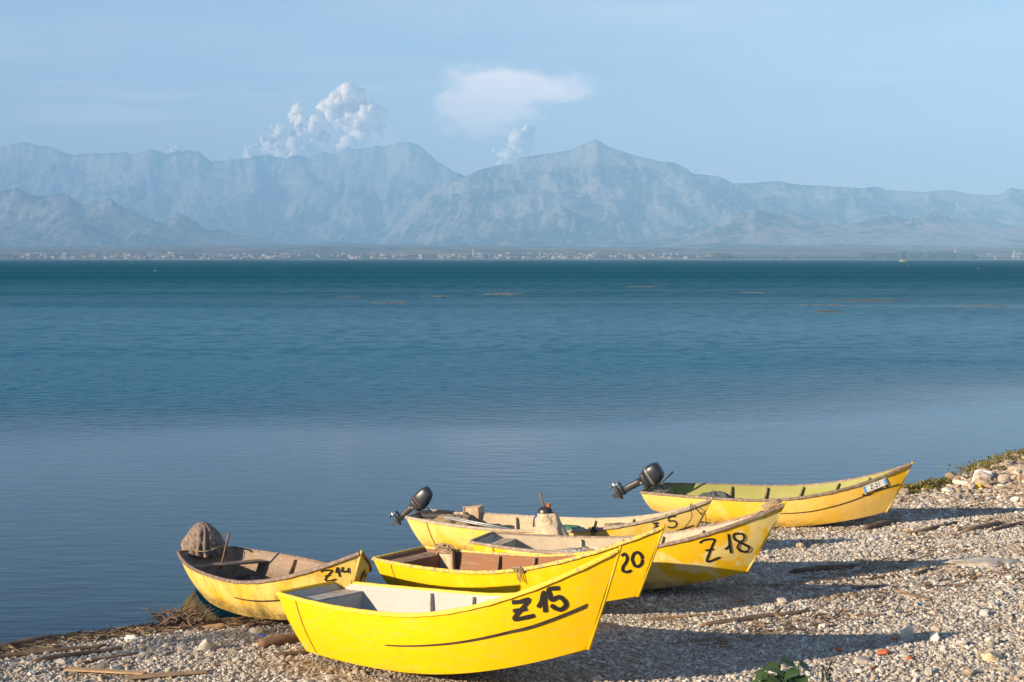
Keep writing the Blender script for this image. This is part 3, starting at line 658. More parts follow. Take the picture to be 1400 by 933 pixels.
m_lap = simple('dark_lap', (.045, .035, .018), .7, var=.3)  # dark brown strip laid along the plank lap
Yb = (.75, .465, .003)
ex15 = paint('yellow_paint_fresh', Yb, (.73, .47, .008), (.5, .8), .30, .70, (.45, .38, .20), .36, 1, low=-.04)
ex20 = paint('yellow_paint_bright', (.73, .455, .003), (.80, .58, .03), (.5, .8), .22, .72, (.30, .24, .14), .38, 2)
ex14 = paint('yellow_paint_weathered', (.70, .42, .03), (.72, .52, .14), (.40, .58), .95, .63, (.18, .12, .07), .55, 3, low=.16, streak=.9)
ex5 = paint('yellow_paint_faded', (.76, .46, .02), (.76, .55, .17), (.36, .58), .42, .70, (.34, .26, .15), .5, 4)
ex18 = paint('yellow_paint_patched', (.78, .47, .008), (.76, .60, .22), (.50, .56), .32, .71, (.45, .38, .22), .45, 6)
ex21 = paint('yellow_paint_sunbleached', (.76, .45, .02), (.74, .50, .13), (.38, .60), .42, .71, (.30, .22, .12), .5, 8)
in15 = paint('pale_grey_paint', (.40, .395, .39), (.45, .43, .40), (.4, .7), .35, .76, (.3, .25, .2), .6, 11, low=-1)
in14 = paint('stained_brown_inside', (.27, .185, .13), (.22, .175, .14), (.35, .65), .9, .62, (.45, .42, .38), .8, 12, low=.3)
in20 = paint('red_brown_inside', (.24, .105, .055), (.21, .12, .075), (.4, .7), .5, .73, (.38, .3, .2), .7, 13, low=-1)
in5 = paint('cream_inside', (.48, .39, .26), (.42, .34, .23), (.4, .7), .5, .74, (.3, .22, .14), .7, 14, low=-1)
in18 = paint('ivory_inside', (.46, .39, .29), (.38, .33, .26), (.4, .7), .5, .74, (.3, .22, .14), .7, 15, low=-1)
in21 = paint('olive_inside', (.27, .28, .085), (.31, .31, .13), (.4, .7), .35, .72, (.25, .2, .1), .7, 16, low=-1)
rl15 = rail_mat('worn_yellow_rail', (.74, .48, .02), (.30, .25, .14), .55, .64, 14, 1)
rl20 = rail_mat('chipped_yellow_rail', (.72, .46, .03), (.26, .22, .15), .48, .56, 18, 5)
rl14 = rail_mat('brown_worn_rail', (.13, .085, .065), (.24, .18, .14), .45, .62, 14, 2)
rl5 = rail_mat('grey_tan_rail', (.38, .31, .23), (.22, .19, .17), .42, .62, 14, 3)
rl18 = rail_mat('brown_grey_rail', (.19, .13, .10), (.34, .28, .23), .45, .65, 14, 4)
rl21 = rail_mat('dark_brown_rail', (.14, .10, .075), (.27, .22, .17), .45, .65, 14, 6)
wd_g = simple('grey_boards', (.45, .44, .43), .8, scale=6, c2=(.30, .28, .25), bump=.3)
wd_b = simple('brown_boards', (.20, .11, .065), .85, scale=6, c2=(.34, .24, .17), bump=.3)
wd_d = simple('dark_wet_boards', (.11, .075, .05), .8, scale=6, c2=(.24, .17, .12), bump=.3)
wd_c = simple('pale_boards', (.50, .42, .31), .85, scale=6, c2=(.30, .23, .16), bump=.3)
wd_o = simple('slate_boards', (.13, .12, .10), .8, scale=6, c2=(.28, .24, .16), bump=.3)
make_boat('Z15', 'bright yellow boat numbered Z15 with pale grey inside, nearest the viewer', ex15, in15, rl15, wd_g, wd_g, .032)
make_boat('Z14', 'weathered yellow boat numbered Z14 with dirty brown inside, leftmost and half in the water', ex14, in14, rl14, wd_d, wd_d, .016, decked=False)
make_boat('Z20', 'bright yellow boat with red-brown inside and a painted 20 at its bow', ex20, in20, rl20, wd_b, wd_d, .026)
make_boat('Z5', 'faded yellow boat with cream inside and a worn 5 painted on its bow', ex5, in5, rl5, wd_c, wd_c, .022, spray=m_spray2)
make_boat('Z18', 'patchily repainted yellow boat numbered Z18 with ivory inside, a canvas bundle amidships', ex18, in18, rl18, wd_c, wd_c, .020)
b21 = make_boat('Z21', 'sunbleached yellow boat with olive inside and a white Z-21 plate, farthest up the shore', ex21, in21, rl21, wd_o, wd_d, .020)
# number plate on the far boat
m_white = simple('white_enamel', (.78, .78, .76), .4, var=.04); m_blue = simple('sky_blue_enamel', (.12, .42, .75), .4, var=.05); m_black = simple('black_lettering', (.02, .02, .02), .5, var=.1)
q = BOATS['Z21']; cor = [side_pt(q, a, b_, -1, .012) for a, b_ in ((.843, .095), (.917, .075), (.938, .238), (.865, .263))]
c0, c1, c2_, c3 = [Vector(x) for x in cor]
ux = ((c1 - c0) + (c2_ - c3)).normalized(); n_ = ux.cross((c0 - c3)).normalized(); n_ = n_ if n_.y < 0 else -n_; uy = n_.cross(ux); uy = uy if uy.z > 0 else -uy
W_ = ((c1 - c0).length + (c2_ - c3).length) / 2 * 1.05; H_ = max(.14, ((c0 - c3).length + (c1 - c2_).length) / 2 * .72); ctr = (c0 + c1 + c2_ + c3) / 4 + n_ * .006
PM = Matrix((( ux.x, uy.x, n_.x, ctr.x), (ux.y, uy.y, n_.y, ctr.y), (ux.z, uy.z, n_.z, ctr.z), (0, 0, 0, 1)))
mb = MB(); mb.box((0, 0, 0), (W_, H_, .006)); pl = mb.build('number_plate', m_white, b21, T=PM)
for s in (-1, 1):
    mb = MB(); mb.box((s * (W_ / 2 - .028), 0, .0045), (.05, H_ - .006, .003)); mb.build('plate_band', m_blue, pl, T=PM)
cu = bpy.data.curves.new('plate_text', 'FONT'); cu.body = 'Z-21'; cu.size = H_ * .98; cu.align_x = 'CENTER'; cu.align_y = 'CENTER'; cu.extrude = .0012; cu.offset = -.001
to = bpy.data.objects.new('plate_text', cu); col.objects.link(to); bpy.context.view_layer.update()
tm = bpy.data.meshes.new_from_object(to.evaluated_get(bpy.context.evaluated_depsgraph_get())); bpy.data.objects.remove(to)
tm.transform(PM @ Matrix.Translation((0, 0, .006)) @ Matrix.Scale(.78, 4, (1, 0, 0))); tm.materials.clear(); tm.materials.append(m_black); tm.name = 'plate_text'
to = bpy.data.objects.new('plate_text', tm); col.objects.link(to); to.parent = pl
# black strokes on the shaded far side of the Z14 bow
V, Fc, Cc = stroke_mesh(BOATS['Z14'], [[(.93, .25), (.95, .18), (.955, .5)], [(.965, .2), (.97, .5), (.985, .45)], [(.89, .2), (.915, .22), (.90, .5), (.925, .5)]], .026, s=1)
mesh_obj('painted_number', V, Fc, m_spray, [o for o in col.objects if o.name.startswith('fishing_boat')][1], True, colors=Cc)
# ------------------------------------------------------------------ things in and on the boats
BM = {k: boat_matrix(BOATS[k]) for k in BOATS}
def in_boat(key, px, py, zl):
    """point at local height zl inside a boat on the sight line through a pixel of the photograph"""
    Mi = BM[key].inverted(); o_ = Mi @ Vector((0, 0, CAM_H)); d_ = Mi.to_3x3() @ Vector(ray(px, py)); k = (zl - o_.z) / d_.z
    return Vector(o_ + d_ * k)
def bottom_z(key, x, y):
    return 0.05
m_cowl = simple('dark_cowling', (.018, .024, .034), .34, var=.3, c2=(.06, .062, .065), scale=9, lo=.55, hi=.8); m_eng = simple('engine_casting', (.045, .047, .05), .45, metal=.3, var=.2)
m_alu = simple('worn_aluminium', (.62, .61, .58), .35, metal=.7, var=.2); m_rub = simple('black_rubber', (.02, .02, .02), .7)
m_decal = simple('grey_decal', (.13, .135, .14), .4, var=.05); m_red = simple('dull_red_band', (.16, .035, .025), .5, var=.1)
def rot_y(a): return Matrix.Rotation(a, 4, 'Y')
def outboard(key, label, tilt, scale, off, yaw=0, style=0):
    q = BOATS[key]; base = Vector((-q['L'] / 2 + off[0], off[1], q['hs'] + off[2]))
    M_ = BM[key] @ Matrix.Translation(base) @ Matrix.Rotation(yaw, 4, 'Z') @ Matrix.Scale(scale, 4)
    root = empty('outboard_motor', M_); meta(root, label, 'outboard motor')
    T = Matrix.Translation((-.05, 0, .03)) @ rot_y(tilt)
    def ring(z, cx, a, b_, n=20, e=.62):
        o_ = []
        for k in range(n):
            an = 2 * math.pi * k / n; c_, s_ = math.cos(an), math.sin(an)
            o_.append((cx + a * math.copysign(abs(c_) ** e, c_), b_ * math.copysign(abs(s_) ** e, s_), z))
        return o_
    mb = MB()
    if style == 0: mb.loft([ring(.15, -.01, .175, .125), ring(.17, -.01, .205, .145), ring(.30, -.02, .215, .15), ring(.42, -.035, .19, .14), ring(.485, -.05, .14, .11), ring(.505, -.055, .07, .06)])
    else: mb.loft([ring(.13, .0, .18, .12), ring(.15, .0, .20, .135), ring(.32, .0, .20, .14), ring(.50, -.015, .165, .125), ring(.60, -.03, .115, .09), ring(.625, -.035, .06, .05)])
    o = mb.build('cowling', m_cowl, root, T=T); smooth_angle(o, 50)
    mb = MB(); 
    if style == 0: mb.loft([ring(.205, -.015, .213, .1505), ring(.215, -.015, .2165, .1535), ring(.245, -.016, .2185, .1545), ring(.255, -.017, .215, .151)])
    else: mb.loft([ring(.185, 0, .203, .138), ring(.19, 0, .2055, .1405), ring(.205, 0, .206, .141), ring(.21, 0, .2035, .1385)])
    mb.build('stripe', m_decal if style == 0 else m_red, root, True, T=T)
    mb = MB(); mb.loft([ring(.02, 0, .13, .08), ring(.06, -.005, .17, .11), ring(.148, -.01, .185, .125)]); mb.build('lower_cover', m_eng, root, True, T=T)
    mb = MB(); mb.loft([ring(.03, -.03, .085, .055, 14, .9), ring(-.12, -.05, .075, .05, 14, .9), ring(-.34, -.065, .07, .036, 14, .9), ring(-.52, -.07, .075, .026, 14, .9)]); mb.build('midsection', m_eng, root, True, T=T)
    mb = MB(); mb.loft([[(.03, -.02, -.455), (-.02, -.055, -.455), (-.25, -.07, -.455), (-.27, 0, -.455), (-.25, .07, -.455), (-.02, .055, -.455), (.03, .02, -.455)], [(.03, -.02, -.445), (-.02, -.055, -.445), (-.25, -.07, -.445), (-.27, 0, -.445), (-.25, .07, -.445), (-.02, .055, -.445), (.03, .02, -.445)]]); mb.build('cavitation_plate', m_eng, root, T=T)
    mb = MB(); mb.tube([(.07, 0, -.57), (.03, 0, -.57), (-.06, 0, -.57), (-.16, 0, -.57), (-.205, 0, -.57)], .05, 14, rs=[.008, .034, .048, .045, .036]); mb.build('gearcase', m_eng, root, True, T=T)
    mb = MB(); mb.loft([[(.03, -.008, -.60), (.03, .008, -.60), (-.12, .008, -.60), (-.12, -.008, -.60)], [(-.04, -.004, -.73), (-.04, .004, -.73), (-.12, .004, -.73), (-.12, -.004, -.73)]]); mb.build('skeg', m_eng, root, T=T)
    pr = MB(); pr.tube([(-.21, 0, -.57), (-.25, 0, -.57), (-.30, 0, -.57), (-.32, 0, -.57)], .034, 12, rs=[.036, .036, .03, .012]); pr = pr.build('propeller', m_alu, root, True, T=T)
    for k in range(3):
        A_ = Matrix.Translation((-.26, 0, -.57)) @ Matrix.Rotation(2 * math.pi * k / 3 + .3, 4, 'X'); mb = MB(); up_, lo_ = [], []
        pts = [(.0, .03, -.022), (.012, .07, -.045), (.02, .105, -.03), (.01, .12, .0), (-.008, .108, .03), (-.018, .07, .045), (-.01, .03, .022)]
        mb.loft([[(x + .003, z_, y_) for x, y_, z_ in pts], [(x - .003, z_, y_) for x, y_, z_ in pts]]); mb.build('blade', m_alu, pr, True, T=T @ A_)
    mb = MB()
    for s in (-1, 1):
        mb.box((.02, s * .07, -.07), (.045, .03, .26), bev=.006); mb.box((-.045, s * .07, .02), (.13, .022, .07), bev=.006)
        mb.tube([(.03, s * .07, -.12), (.10, s * .07, -.12)], .009, 8); mb.box((.11, s * .07, -.12), (.012, .06, .014))
    mb.build('clamp_bracket', m_eng, root)
    mb = MB(); mb.tube([(-.05, -.10, .03), (-.05, .10, .03)], .02, 10); mb.build('tilt_tube', m_alu, root, True)
    mb = MB()
    if style == 0:   # tiller folded straight up
        mb.tube([(.16, -.05, .12), (.20, -.05, .16), (.215, -.05, .30), (.20, -.05, .46), (.155, -.05, .70)], .016, 10, rs=[.022, .02, .016, .016, .02])
    else:
        mb.tube([(.15, 0, .08), (.26, 0, .06), (.42, 0, .02), (.54, 0, -.01)], .016, 10, rs=[.026, .02, .016, .021])
    mb.build('tiller', m_rub, root, True, T=T)
    mb = MB(); mb.box((.19, .03, .17), (.03, .06, .035), bev=.008); mb.build('starter_grip', m_rub, root, T=T)
    mb = MB(); mb.tube([(.17, .06, .10), (.25, .10, .02), (.34, .14, -.10), (.46, .12, -.22)], .009, 7); mb.build('fuel_line', m_rub, root, True)
    mb = MB(); mb.tube([(.12, -.06, .06), (.20, -.10, .0), (.30, -.12, -.10)], .007, 7); mb.build('control_cable', m_rub, root, True)
    if style == 0:
        mb = MB(); mb.box((-.22, .0, .22), (.04, .09, .09), bev=.012); mb.build('rear_latch', m_rub, root, T=T)
    return root
outboard('Z21', 'black tiller outboard tilted up on the stern of the olive-inside boat Z-21', R(57), 1.0, (-.06, .0, .09), 0, 0)
outboard('Z5', 'slim black outboard tilted up on the stern of the cream-inside boat', R(48), .78, (-.02, .0, .10), 0, 1)

# cloth helper: an irregular draped heap
def heap(name, label, cat, key, c, size, mats, seed, group=None, peak=1.0, folds=0, fold_amp=.1, rough=.18, n=44, lean=(0, 0), topm=None, M=None):
    rnd = random.Random(seed); V = []; Fc = []; I = []
    rows = 22
    for i in range(rows + 1):
        f_ = i / rows; zz = math.sin(f_ * math.pi / 2) ** peak; rad = math.cos(f_ * math.pi / 2) ** .55
        for k in range(n):
            an = 2 * math.pi * k / n
            nz = mnoise.fractal(Vector((math.cos(an) * 1.7 + seed, math.sin(an) * 1.7, f_ * 2.2)), .8, 2., 4)
            fo = (math.sin(an * folds + 2.5 * mnoise.noise(Vector((f_ * 2, an, seed)))) * fold_amp * (1 - f_ * .75)) if folds else 0
            r_ = rad * (1 + nz * rough + fo)
            V.append((c[0] + size[0] * r_ * math.cos(an) + lean[0] * f_, c[1] + size[1] * r_ * math.sin(an) + lean[1] * f_, c[2] + size[2] * zz * (1 + nz * .10)))
    for i in range(rows):
        for k in range(n): Fc.append((i * n + k, i * n + (k + 1) % n, (i + 1) * n + (k + 1) % n, (i + 1) * n + k))
    Fc.append(tuple(range(n - 1, -1, -1))); Fc.append(tuple(rows * n + k for k in range(n)))
    o = mesh_obj(name, V, Fc, mats, None, True, None, M if M is not None else BM[key]); meta(o, label, cat, group); return o
def cloth_mat(name, a, b_, scale=5, stretch=None, lo=.42, hi=.6):
    m, t, p = mat(name); g = N(t); c = g.mix(g.ramp(g.noise(scale, 5, .65, stretch=stretch), lo, hi), a, b_)
    g.l(c, p.inputs['Base Color']); p.inputs['Roughness'].default_value = .9; p.inputs['Specular IOR Level'].default_value = .2
    h = g.m('ADD', g.noise(9, 5, .6, dist=1.2), g.m('MULTIPLY', g.noise(90, 3, .6), .08)); g.l(g.bump(h, .9, .05), p.inputs['Normal']); return m
c_canvas = cloth_mat('beige_canvas', (.60, .50, .36), (.48, .39, .28)); c_greyt = cloth_mat('grey_tarp', (.42, .42, .40), (.26, .27, .27)); c_shroud = cloth_mat('striped_shroud', (.15, .14, .14), (.40, .24, .14), 5, (9, 9, 1.2), .50, .60)
c_black = cloth_mat('black_sack', (.03, .03, .032), (.06, .06, .06)); c_net = cloth_mat('green_net', (.03, .10, .08), (.08, .20, .15), 25); c_netb = cloth_mat('brown_net', (.30, .24, .17), (.16, .12, .08), 30)
c_slate = cloth_mat('slate_tarp', (.07, .085, .09), (.12, .13, .13)); m_rope = simple('hemp_rope', (.38, .29, .18), .9, scale=60, bump=.5, var=.25); m_drope = simple('dark_cord', (.035, .03, .025), .8)
m_cork = simple('orange_plywood', (.55, .27, .09), .7, scale=5, c2=(.42, .22, .09)); m_wwood = simple('white_board', (.72, .68, .60), .7, scale=7, c2=(.5, .42, .32)); m_block = simple('weathered_block', (.50, .40, .28), .85, scale=8, c2=(.34, .25, .17), bump=.5)
m_stick = simple('old_grey_stick', (.20, .13, .10), .85, scale=10, bump=.4, stretch=(1, 1, .2)); m_poleg = simple('grey_metal_pole', (.42, .43, .44), .45, metal=.4)

# Z14: shrouded motor
q = BOATS['Z14']
root = empty('shrouded_motor', BM['Z14'] @ Matrix.Translation((-q['L'] / 2 - .02, -.02, q['hs']))); meta(root, 'outboard motor wrapped in a pleated grey and rust cloth, stern of boat Z14', 'outboard motor')
V = []; Fc = []; n = 72; rows = 26
for i in range(rows + 1):
    f_ = i / rows; z_ = .52 * f_; r_ = (.345 * (1 - f_ ** 2.1) ** .68 + .014) * (1 - .10 * math.exp(-(f_ / .12) ** 2))
    for k in range(n):
        an = 2 * math.pi * k / n; nz = mnoise.fractal(Vector((math.cos(an) * 1.4, math.sin(an) * 1.4, f_ * 1.5)), .8, 2., 4)
        fo = .12 * math.sin(an * 16 + 3.0 * mnoise.noise(Vector((f_ * 1.5, math.cos(an) * 2, 3)))) * (1 - f_) ** .6
        rr = r_ * (1 + nz * .22 + fo * (.6 + .8 * mnoise.noise(Vector((an, f_, 2))))); V.append((rr * 1.06 * math.cos(an) - .02 - .06 * f_, rr * .92 * math.sin(an), -.05 + z_ - .03 * abs(math.sin(an * 3.5)) * (1 - f_)))
for i in range(rows):
    for k in range(n): Fc.append((i * n + k, i * n + (k + 1) % n, (i + 1) * n + (k + 1) % n, (i + 1) * n + k))
Fc.append(tuple(rows * n + k for k in range(n))); mesh_obj('shroud', V, Fc, c_shroud, root, True)
mb = MB(); pts = [(.345 * math.cos(a), .30 * math.sin(a), .05 + .03 * math.sin(a * 3)) for a in np.linspace(0, 6.2, 30)]; mb.tube(pts, .010, 6); mb.build('tie_cord', m_rope, root, True)
mb = MB(); mb.tube([(.27, .0, .16), (.38, .0, .17), (.50, -.01, .15)], .014, 8, rs=[.012, .014, .018]); mb.build('tiller', m_rub, root, True)
mb = MB(); mb.tube([(-.10, 0, .05), (-.14, 0, -.2), (-.17, 0, -.52)], .05, 10, rs=[.07, .055, .045], flat=.6); mb.box((-.20, 0, -.42), (.28, .14, .012)); mb.tube([(-.08, 0, -.55), (-.18, 0, -.55), (-.32, 0, -.55)], .04, 10, rs=[.01, .042, .03]); mb.build('drive_leg', m_eng, root, True)
mb = MB(); mb.box((-.03, -.10, -.07), (.05, .04, .16), bev=.008); mb.box((-.03, .10, -.07), (.05, .04, .16), bev=.008); mb.build('clamp_bracket', m_alu, root)
# paddle
root = empty('paddle', BM['Z14']); meta(root, 'wooden paddle standing blade down inside boat Z14', 'paddle')
b0 = in_boat('Z14', 299, 788, .22); t0 = in_boat('Z14', 314, 727, 1.0)
t0 = b0 + (t0 - b0).normalized() * .92 if (t0 - b0).length > .92 else t0
mb = MB(); mb.tube([b0 + (t0 - b0) * f for f in (.2, .5, .8, 1)], .02, 8, rs=[.018, .019, .02, .023]); mb.build('shaft', m_stick, root, True)
mb = MB(); ax = (t0 - b0); sd_ = Vector((.6, -.8, 0)); mb.tube([b0 - ax * .05, b0 + ax * .03, b0 + ax * .14, b0 + ax * .24], .05, 10, rs=[.045, .058, .05, .02], flat=.28); mb.build('blade', simple('pale_blade', (.36, .34, .33), .8), root, True)
b0 = in_boat('Z14', 340, 787, .22); heap('rag_heap', 'dark wet rags lying in the bottom of boat Z14', 'rags', 'Z14', (b0.x, b0.y, .05), (.34, .24, .16), cloth_mat('wet_rag', (.09, .075, .06), (.24, .21, .17)), 3, rough=.4)
# Z20: rack board with net coil, rope knot
root = empty('net_rack', BM['Z20']); meta(root, 'small wooden rack topped with a coil of net, inside the red-brown boat', 'rack')
c_ = in_boat('Z20', 628, 765, .42); c_ = Vector((c_.x, min(c_.y, side_pt(BOATS['Z20'], float(np.clip((c_.x + BOATS['Z20']['L'] / 2) / BOATS['Z20']['L'], 0, 1)), .3, 1)[1] - .12), .42))
for dx_ in (-.17, .17):
    mb = MB(); mb.box((c_.x + dx_, c_.y, .34), (.045, .06, .56), bev=.006); mb.build('upright', wd_b, root)
mb = MB(); mb.box((c_.x, c_.y + .02, .36), (.29, .025, .40), bev=.004); mb.build('panel', m_block, root)
mb = MB(); mb.box((c_.x, c_.y, .60), (.32, .07, .05), bev=.006); mb.build('crossbar', wd_b, root)
mb = MB(); rnd = random.Random(4)
for k in range(9):
    ph = rnd.random() * 6; r_ = .05 + .02 * rnd.random(); cx_ = c_.x + rnd.uniform(-.12, .12); pts = [(cx_ + r_ * 1.4 * math.cos(a + ph), c_.y - .01 + r_ * .6 * math.sin(a * 1.1), .66 + .02 * rnd.random() + .05 * math.sin(a + k)) for a in np.linspace(0, 6.5, 16)]; mb.tube(pts, .011, 6)
meta(mb.build('rope_coil', m_rope, None, True, M=BM['Z20']), 'tangled coil of old rope on the small rack inside the red-brown boat', 'rope')
def knot(key, t_, v, label, r0=.05, n=7, mat_=None, s=-1):
    rnd = random.Random(int(t_ * 100)); mb = MB(); P_ = hull_pt(BOATS[key], t_, s, 'g')
    for k in range(n):
        ph = rnd.random() * 6; r_ = r0 * rnd.uniform(.7, 1.3); ox = rnd.uniform(-.06, .06)
        mb.tube([(P_[0] + ox + r_ * math.cos(a + ph) * rnd.uniform(.9, 1.1), P_[1] + r_ * 1.0 * math.sin(a + ph), P_[2] + .01 + .04 * math.cos(a * 2 + k)) for a in np.linspace(0, 6.3, 14)], .011, 6)
    for k in range(3): mb.tube([(P_[0] + .02 * k, P_[1] + s * .035, P_[2] + .01), (P_[0] + .03 * k, P_[1] + s * .05, P_[2] - .06), (P_[0] + .025 * k, P_[1] + s * .045, P_[2] - .13 - .02 * k)], .008, 6)
    meta(mb.build('rope_knot', mat_ or m_rope, None, True, M=BM[key]), label, 'rope')
knot('Z20', .605, 0, 'knotted rope end tied over the near rail of the red-brown boat')
knot('Z5', .66, 0, 'small dark rope lashing round the near rail of the cream boat', .03, 4, m_drope)
# Z15: two chocks inside
root = None
for i, (px, py, l, lb) in enumerate(((657, 826, .20, 'small pale wood chock inside boat Z15, the left of two'), (672, 823, .28, 'larger pale wood chock inside boat Z15, the right of two'))):
    P_ = in_boat('Z15', px, py, .50); mb = MB(); rings = []
    for k, f_ in enumerate((-.5, -.35, 0, .3, .5)):
        s_ = (.6, 1, .9, 1.05, .7)[k]; rings.append([(P_.x + f_ * l, P_.y + a * .06 * s_, .50 + b_ * .045 * s_ + .01 * math.sin(k * 3 + i)) for a, b_ in ((-1, -.8), (1, -1), (1.1, .7), (.2, 1.1), (-.9, .8))])
    mb.loft(rings); o = mb.build('wood_chock', m_block, None, M=BM['Z15']); meta(o, lb, 'wood')
# support thwart height is .5: the chocks rest on it

# Z5 contents
q = BOATS['Z5']
def box_thing(key, name, label, cat, px, py, zl, dims, rz, m_, bev=.012):
    P_ = in_boat(key, px, py, zl); mb = MB(); mb.box((0, 0, 0), dims, bev=bev); o = mb.build(name, m_, None, M=BM[key] @ Matrix.Translation((P_.x, P_.y, zl)) @ Matrix.Rotation(rz, 4, 'Z')); meta(o, label, cat); return o
def crate(key, label, px, py, zl, dims, rz):
    P_ = in_boat(key, px, py, zl); root = empty('wooden_box', BM[key] @ Matrix.Translation((P_.x, P_.y, zl)) @ Matrix.Rotation(rz, 4, 'Z')); meta(root, label, 'box')
    a, b_, c_ = dims; mb = MB(); mb.box((0, 0, 0), dims, bev=.01); mb.build('box_body', m_block, root)
    for s in (-1, 1): mb = MB(); mb.box((s * (a / 2 - .02), 0, 0), (.03, b_ + .03, c_ + .03), bev=.004); mb.build('end_batten', wd_b, root)
    mb = MB(); mb.box((0, 0, c_ / 2 + .012), (a + .02, b_ + .02, .02), bev=.004); mb.build('lid', m_block, root)
crate('Z5', 'upright tan wooden box in the cream boat, against its far side', 648, 707, .50, (.32, .26, .38), .1)
heap('rag_heap', 'small crumpled tan rag beside the wooden box in the cream boat', 'rags', 'Z5', tuple(in_boat('Z5', 628, 706, .55)[:2]) + (.46,), (.20, .18, .16), c_canvas, 8, rough=.35)
heap('net_heap', 'heap of brown fishing net in the stern of the cream boat', 'fishing net', 'Z5', tuple(in_boat('Z5', 622, 712, .56)[:2]) + (.40,), (.42, .26, .26), c_netb, 5, folds=7, fold_amp=.16, rough=.4)
heap('sack', 'black plastic sack lying beside the net in the cream boat', 'sack', 'Z5', tuple(in_boat('Z5', 637, 714, .5)[:2]) + (.34,), (.22, .16, .24), c_black, 6, rough=.35)
P_ = in_boat('Z5', 598, 706, .60); mb = MB(); mb.tube([(P_.x - .32, P_.y, .60), (P_.x - .28, P_.y, .60), (P_.x + .25, P_.y + .02, .60), (P_.x + .32, P_.y + .02, .60)], .08, 14, rs=[.06, .085, .085, .05]); meta(mb.build('fender', m_rub, None, True, M=BM['Z5']), 'dark rolled fender lying on the stern deck of the cream boat', 'fender')
a = in_boat('Z5', 606, 708, .66); b_ = in_boat('Z5', 705, 727, .44)
for i, (o_, lb) in enumerate(((0, 'grey metal pole lying slantwise in the cream boat, the near one'), (.07, 'grey metal pole lying slantwise in the cream boat, the far one'))):
    mb = MB(); A_ = Vector(a) + Vector((o_ * .3, o_, .01 * i)); B_ = Vector(b_) + Vector((.15 * i, o_ * .6, 0)); mb.tube([A_, A_.lerp(B_, .5), B_], .014, 8, rs=[.014, .015, .014]); meta(mb.build('boat_pole', m_poleg, None, True, M=BM['Z5']), lb, 'pole')
heap('net_heap', 'bundle of dark green net amidships in the cream boat', 'fishing net', 'Z5', tuple(in_boat('Z5', 774, 722, .46)[:2]) + (.26,), (.34, .22, .24), c_net, 7, rough=.4, folds=6, fold_amp=.12)
heap('rag_heap', 'grey crumpled rag near the bow of the cream boat', 'rags', 'Z5', tuple(in_boat('Z5', 846, 716, .5)[:2]) + (.40,), (.30, .16, .10), c_netb, 9, rough=.5)
# Z18 contents
P_ = in_boat('Z18', 757, 752, .30)
root = empty('covered_engine', BM['Z18'] @ Matrix.Translation((P_.x, P_.y, .08))); meta(root, 'spare engine under a beige canvas, standing upright inside boat Z18', 'engine')
V = []; Fc = []; n = 48; rows = 22
for i in range(rows + 1):
    f_ = i / rows; z_ = .84 * f_; rx = .36 - .19 * f_ ** 1.5; ry = .26 - .11 * f_
    for k in range(n):
        an = 2 * math.pi * k / n; nz = mnoise.fractal(Vector((math.cos(an) * 1.3 + 4, math.sin(an) * 1.3, f_ * 2)), .8, 2., 4)
        fo = .05 * math.sin(an * 7 + f_ * 3); rr = 1 + nz * .22 + fo * (1 - f_ * .5); V.append((rx * rr * math.cos(an) - .10 * f_ ** 1.5, ry * rr * math.sin(an), z_))
for i in range(rows):
    for k in range(n): Fc.append((i * n + k, i * n + (k + 1) % n, (i + 1) * n + (k + 1) % n, (i + 1) * n + k))
Fc.append(tuple(rows * n + k for k in range(n))); mesh_obj('canvas_cover', V, Fc, c_canvas, root, True)
mb = MB(); mb.loft([[( -.13 + .15 * math.cos(a) * s_, .11 * math.sin(a) * s_, z_) for a in np.linspace(0, 2 * math.pi, 17)[:-1]] for z_, s_ in ((.74, .8), (.80, .92), (.88, .9), (.93, .65), (.95, .3))]); mb.build('engine_head', m_cowl, root, True)
mb = MB(); mb.tube([(-.12, .0, .90), (-.17, 0, 1.03), (-.21, 0, 1.18)], .018, 8, rs=[.02, .018, .021]); mb.build('tiller', m_stick, root, True)
mb = MB(); mb.box((-.06, 0, .97), (.08, .06, .08), bev=.015); mb.build('filler_cap', simple('rusty_cap', (.30, .10, .03), .6), root)
mb = MB(); mb.tube([(-.23, -.05, .84), (-.30, -.08, .76), (-.30, -.12, .62)], .016, 8); mb.build('fuel_hose', simple('blue_hose', (.03, .06, .35), .5), root, True)
heap('tarp_heap', 'slate grey tarp crumpled against the canvas-covered engine inside boat Z18', 'tarp', 'Z18', tuple(in_boat('Z18', 789, 756, .40)[:2]) + (.12,), (.52, .30, .34), c_greyt, 12, rough=.4, folds=5, fold_amp=.12)
heap('sack', 'dark sack behind the grey tarp inside boat Z18', 'sack', 'Z18', tuple(in_boat('Z18', 781, 743, .45)[:2]) + (.25,), (.18, .15, .30), c_black, 13, rough=.2)
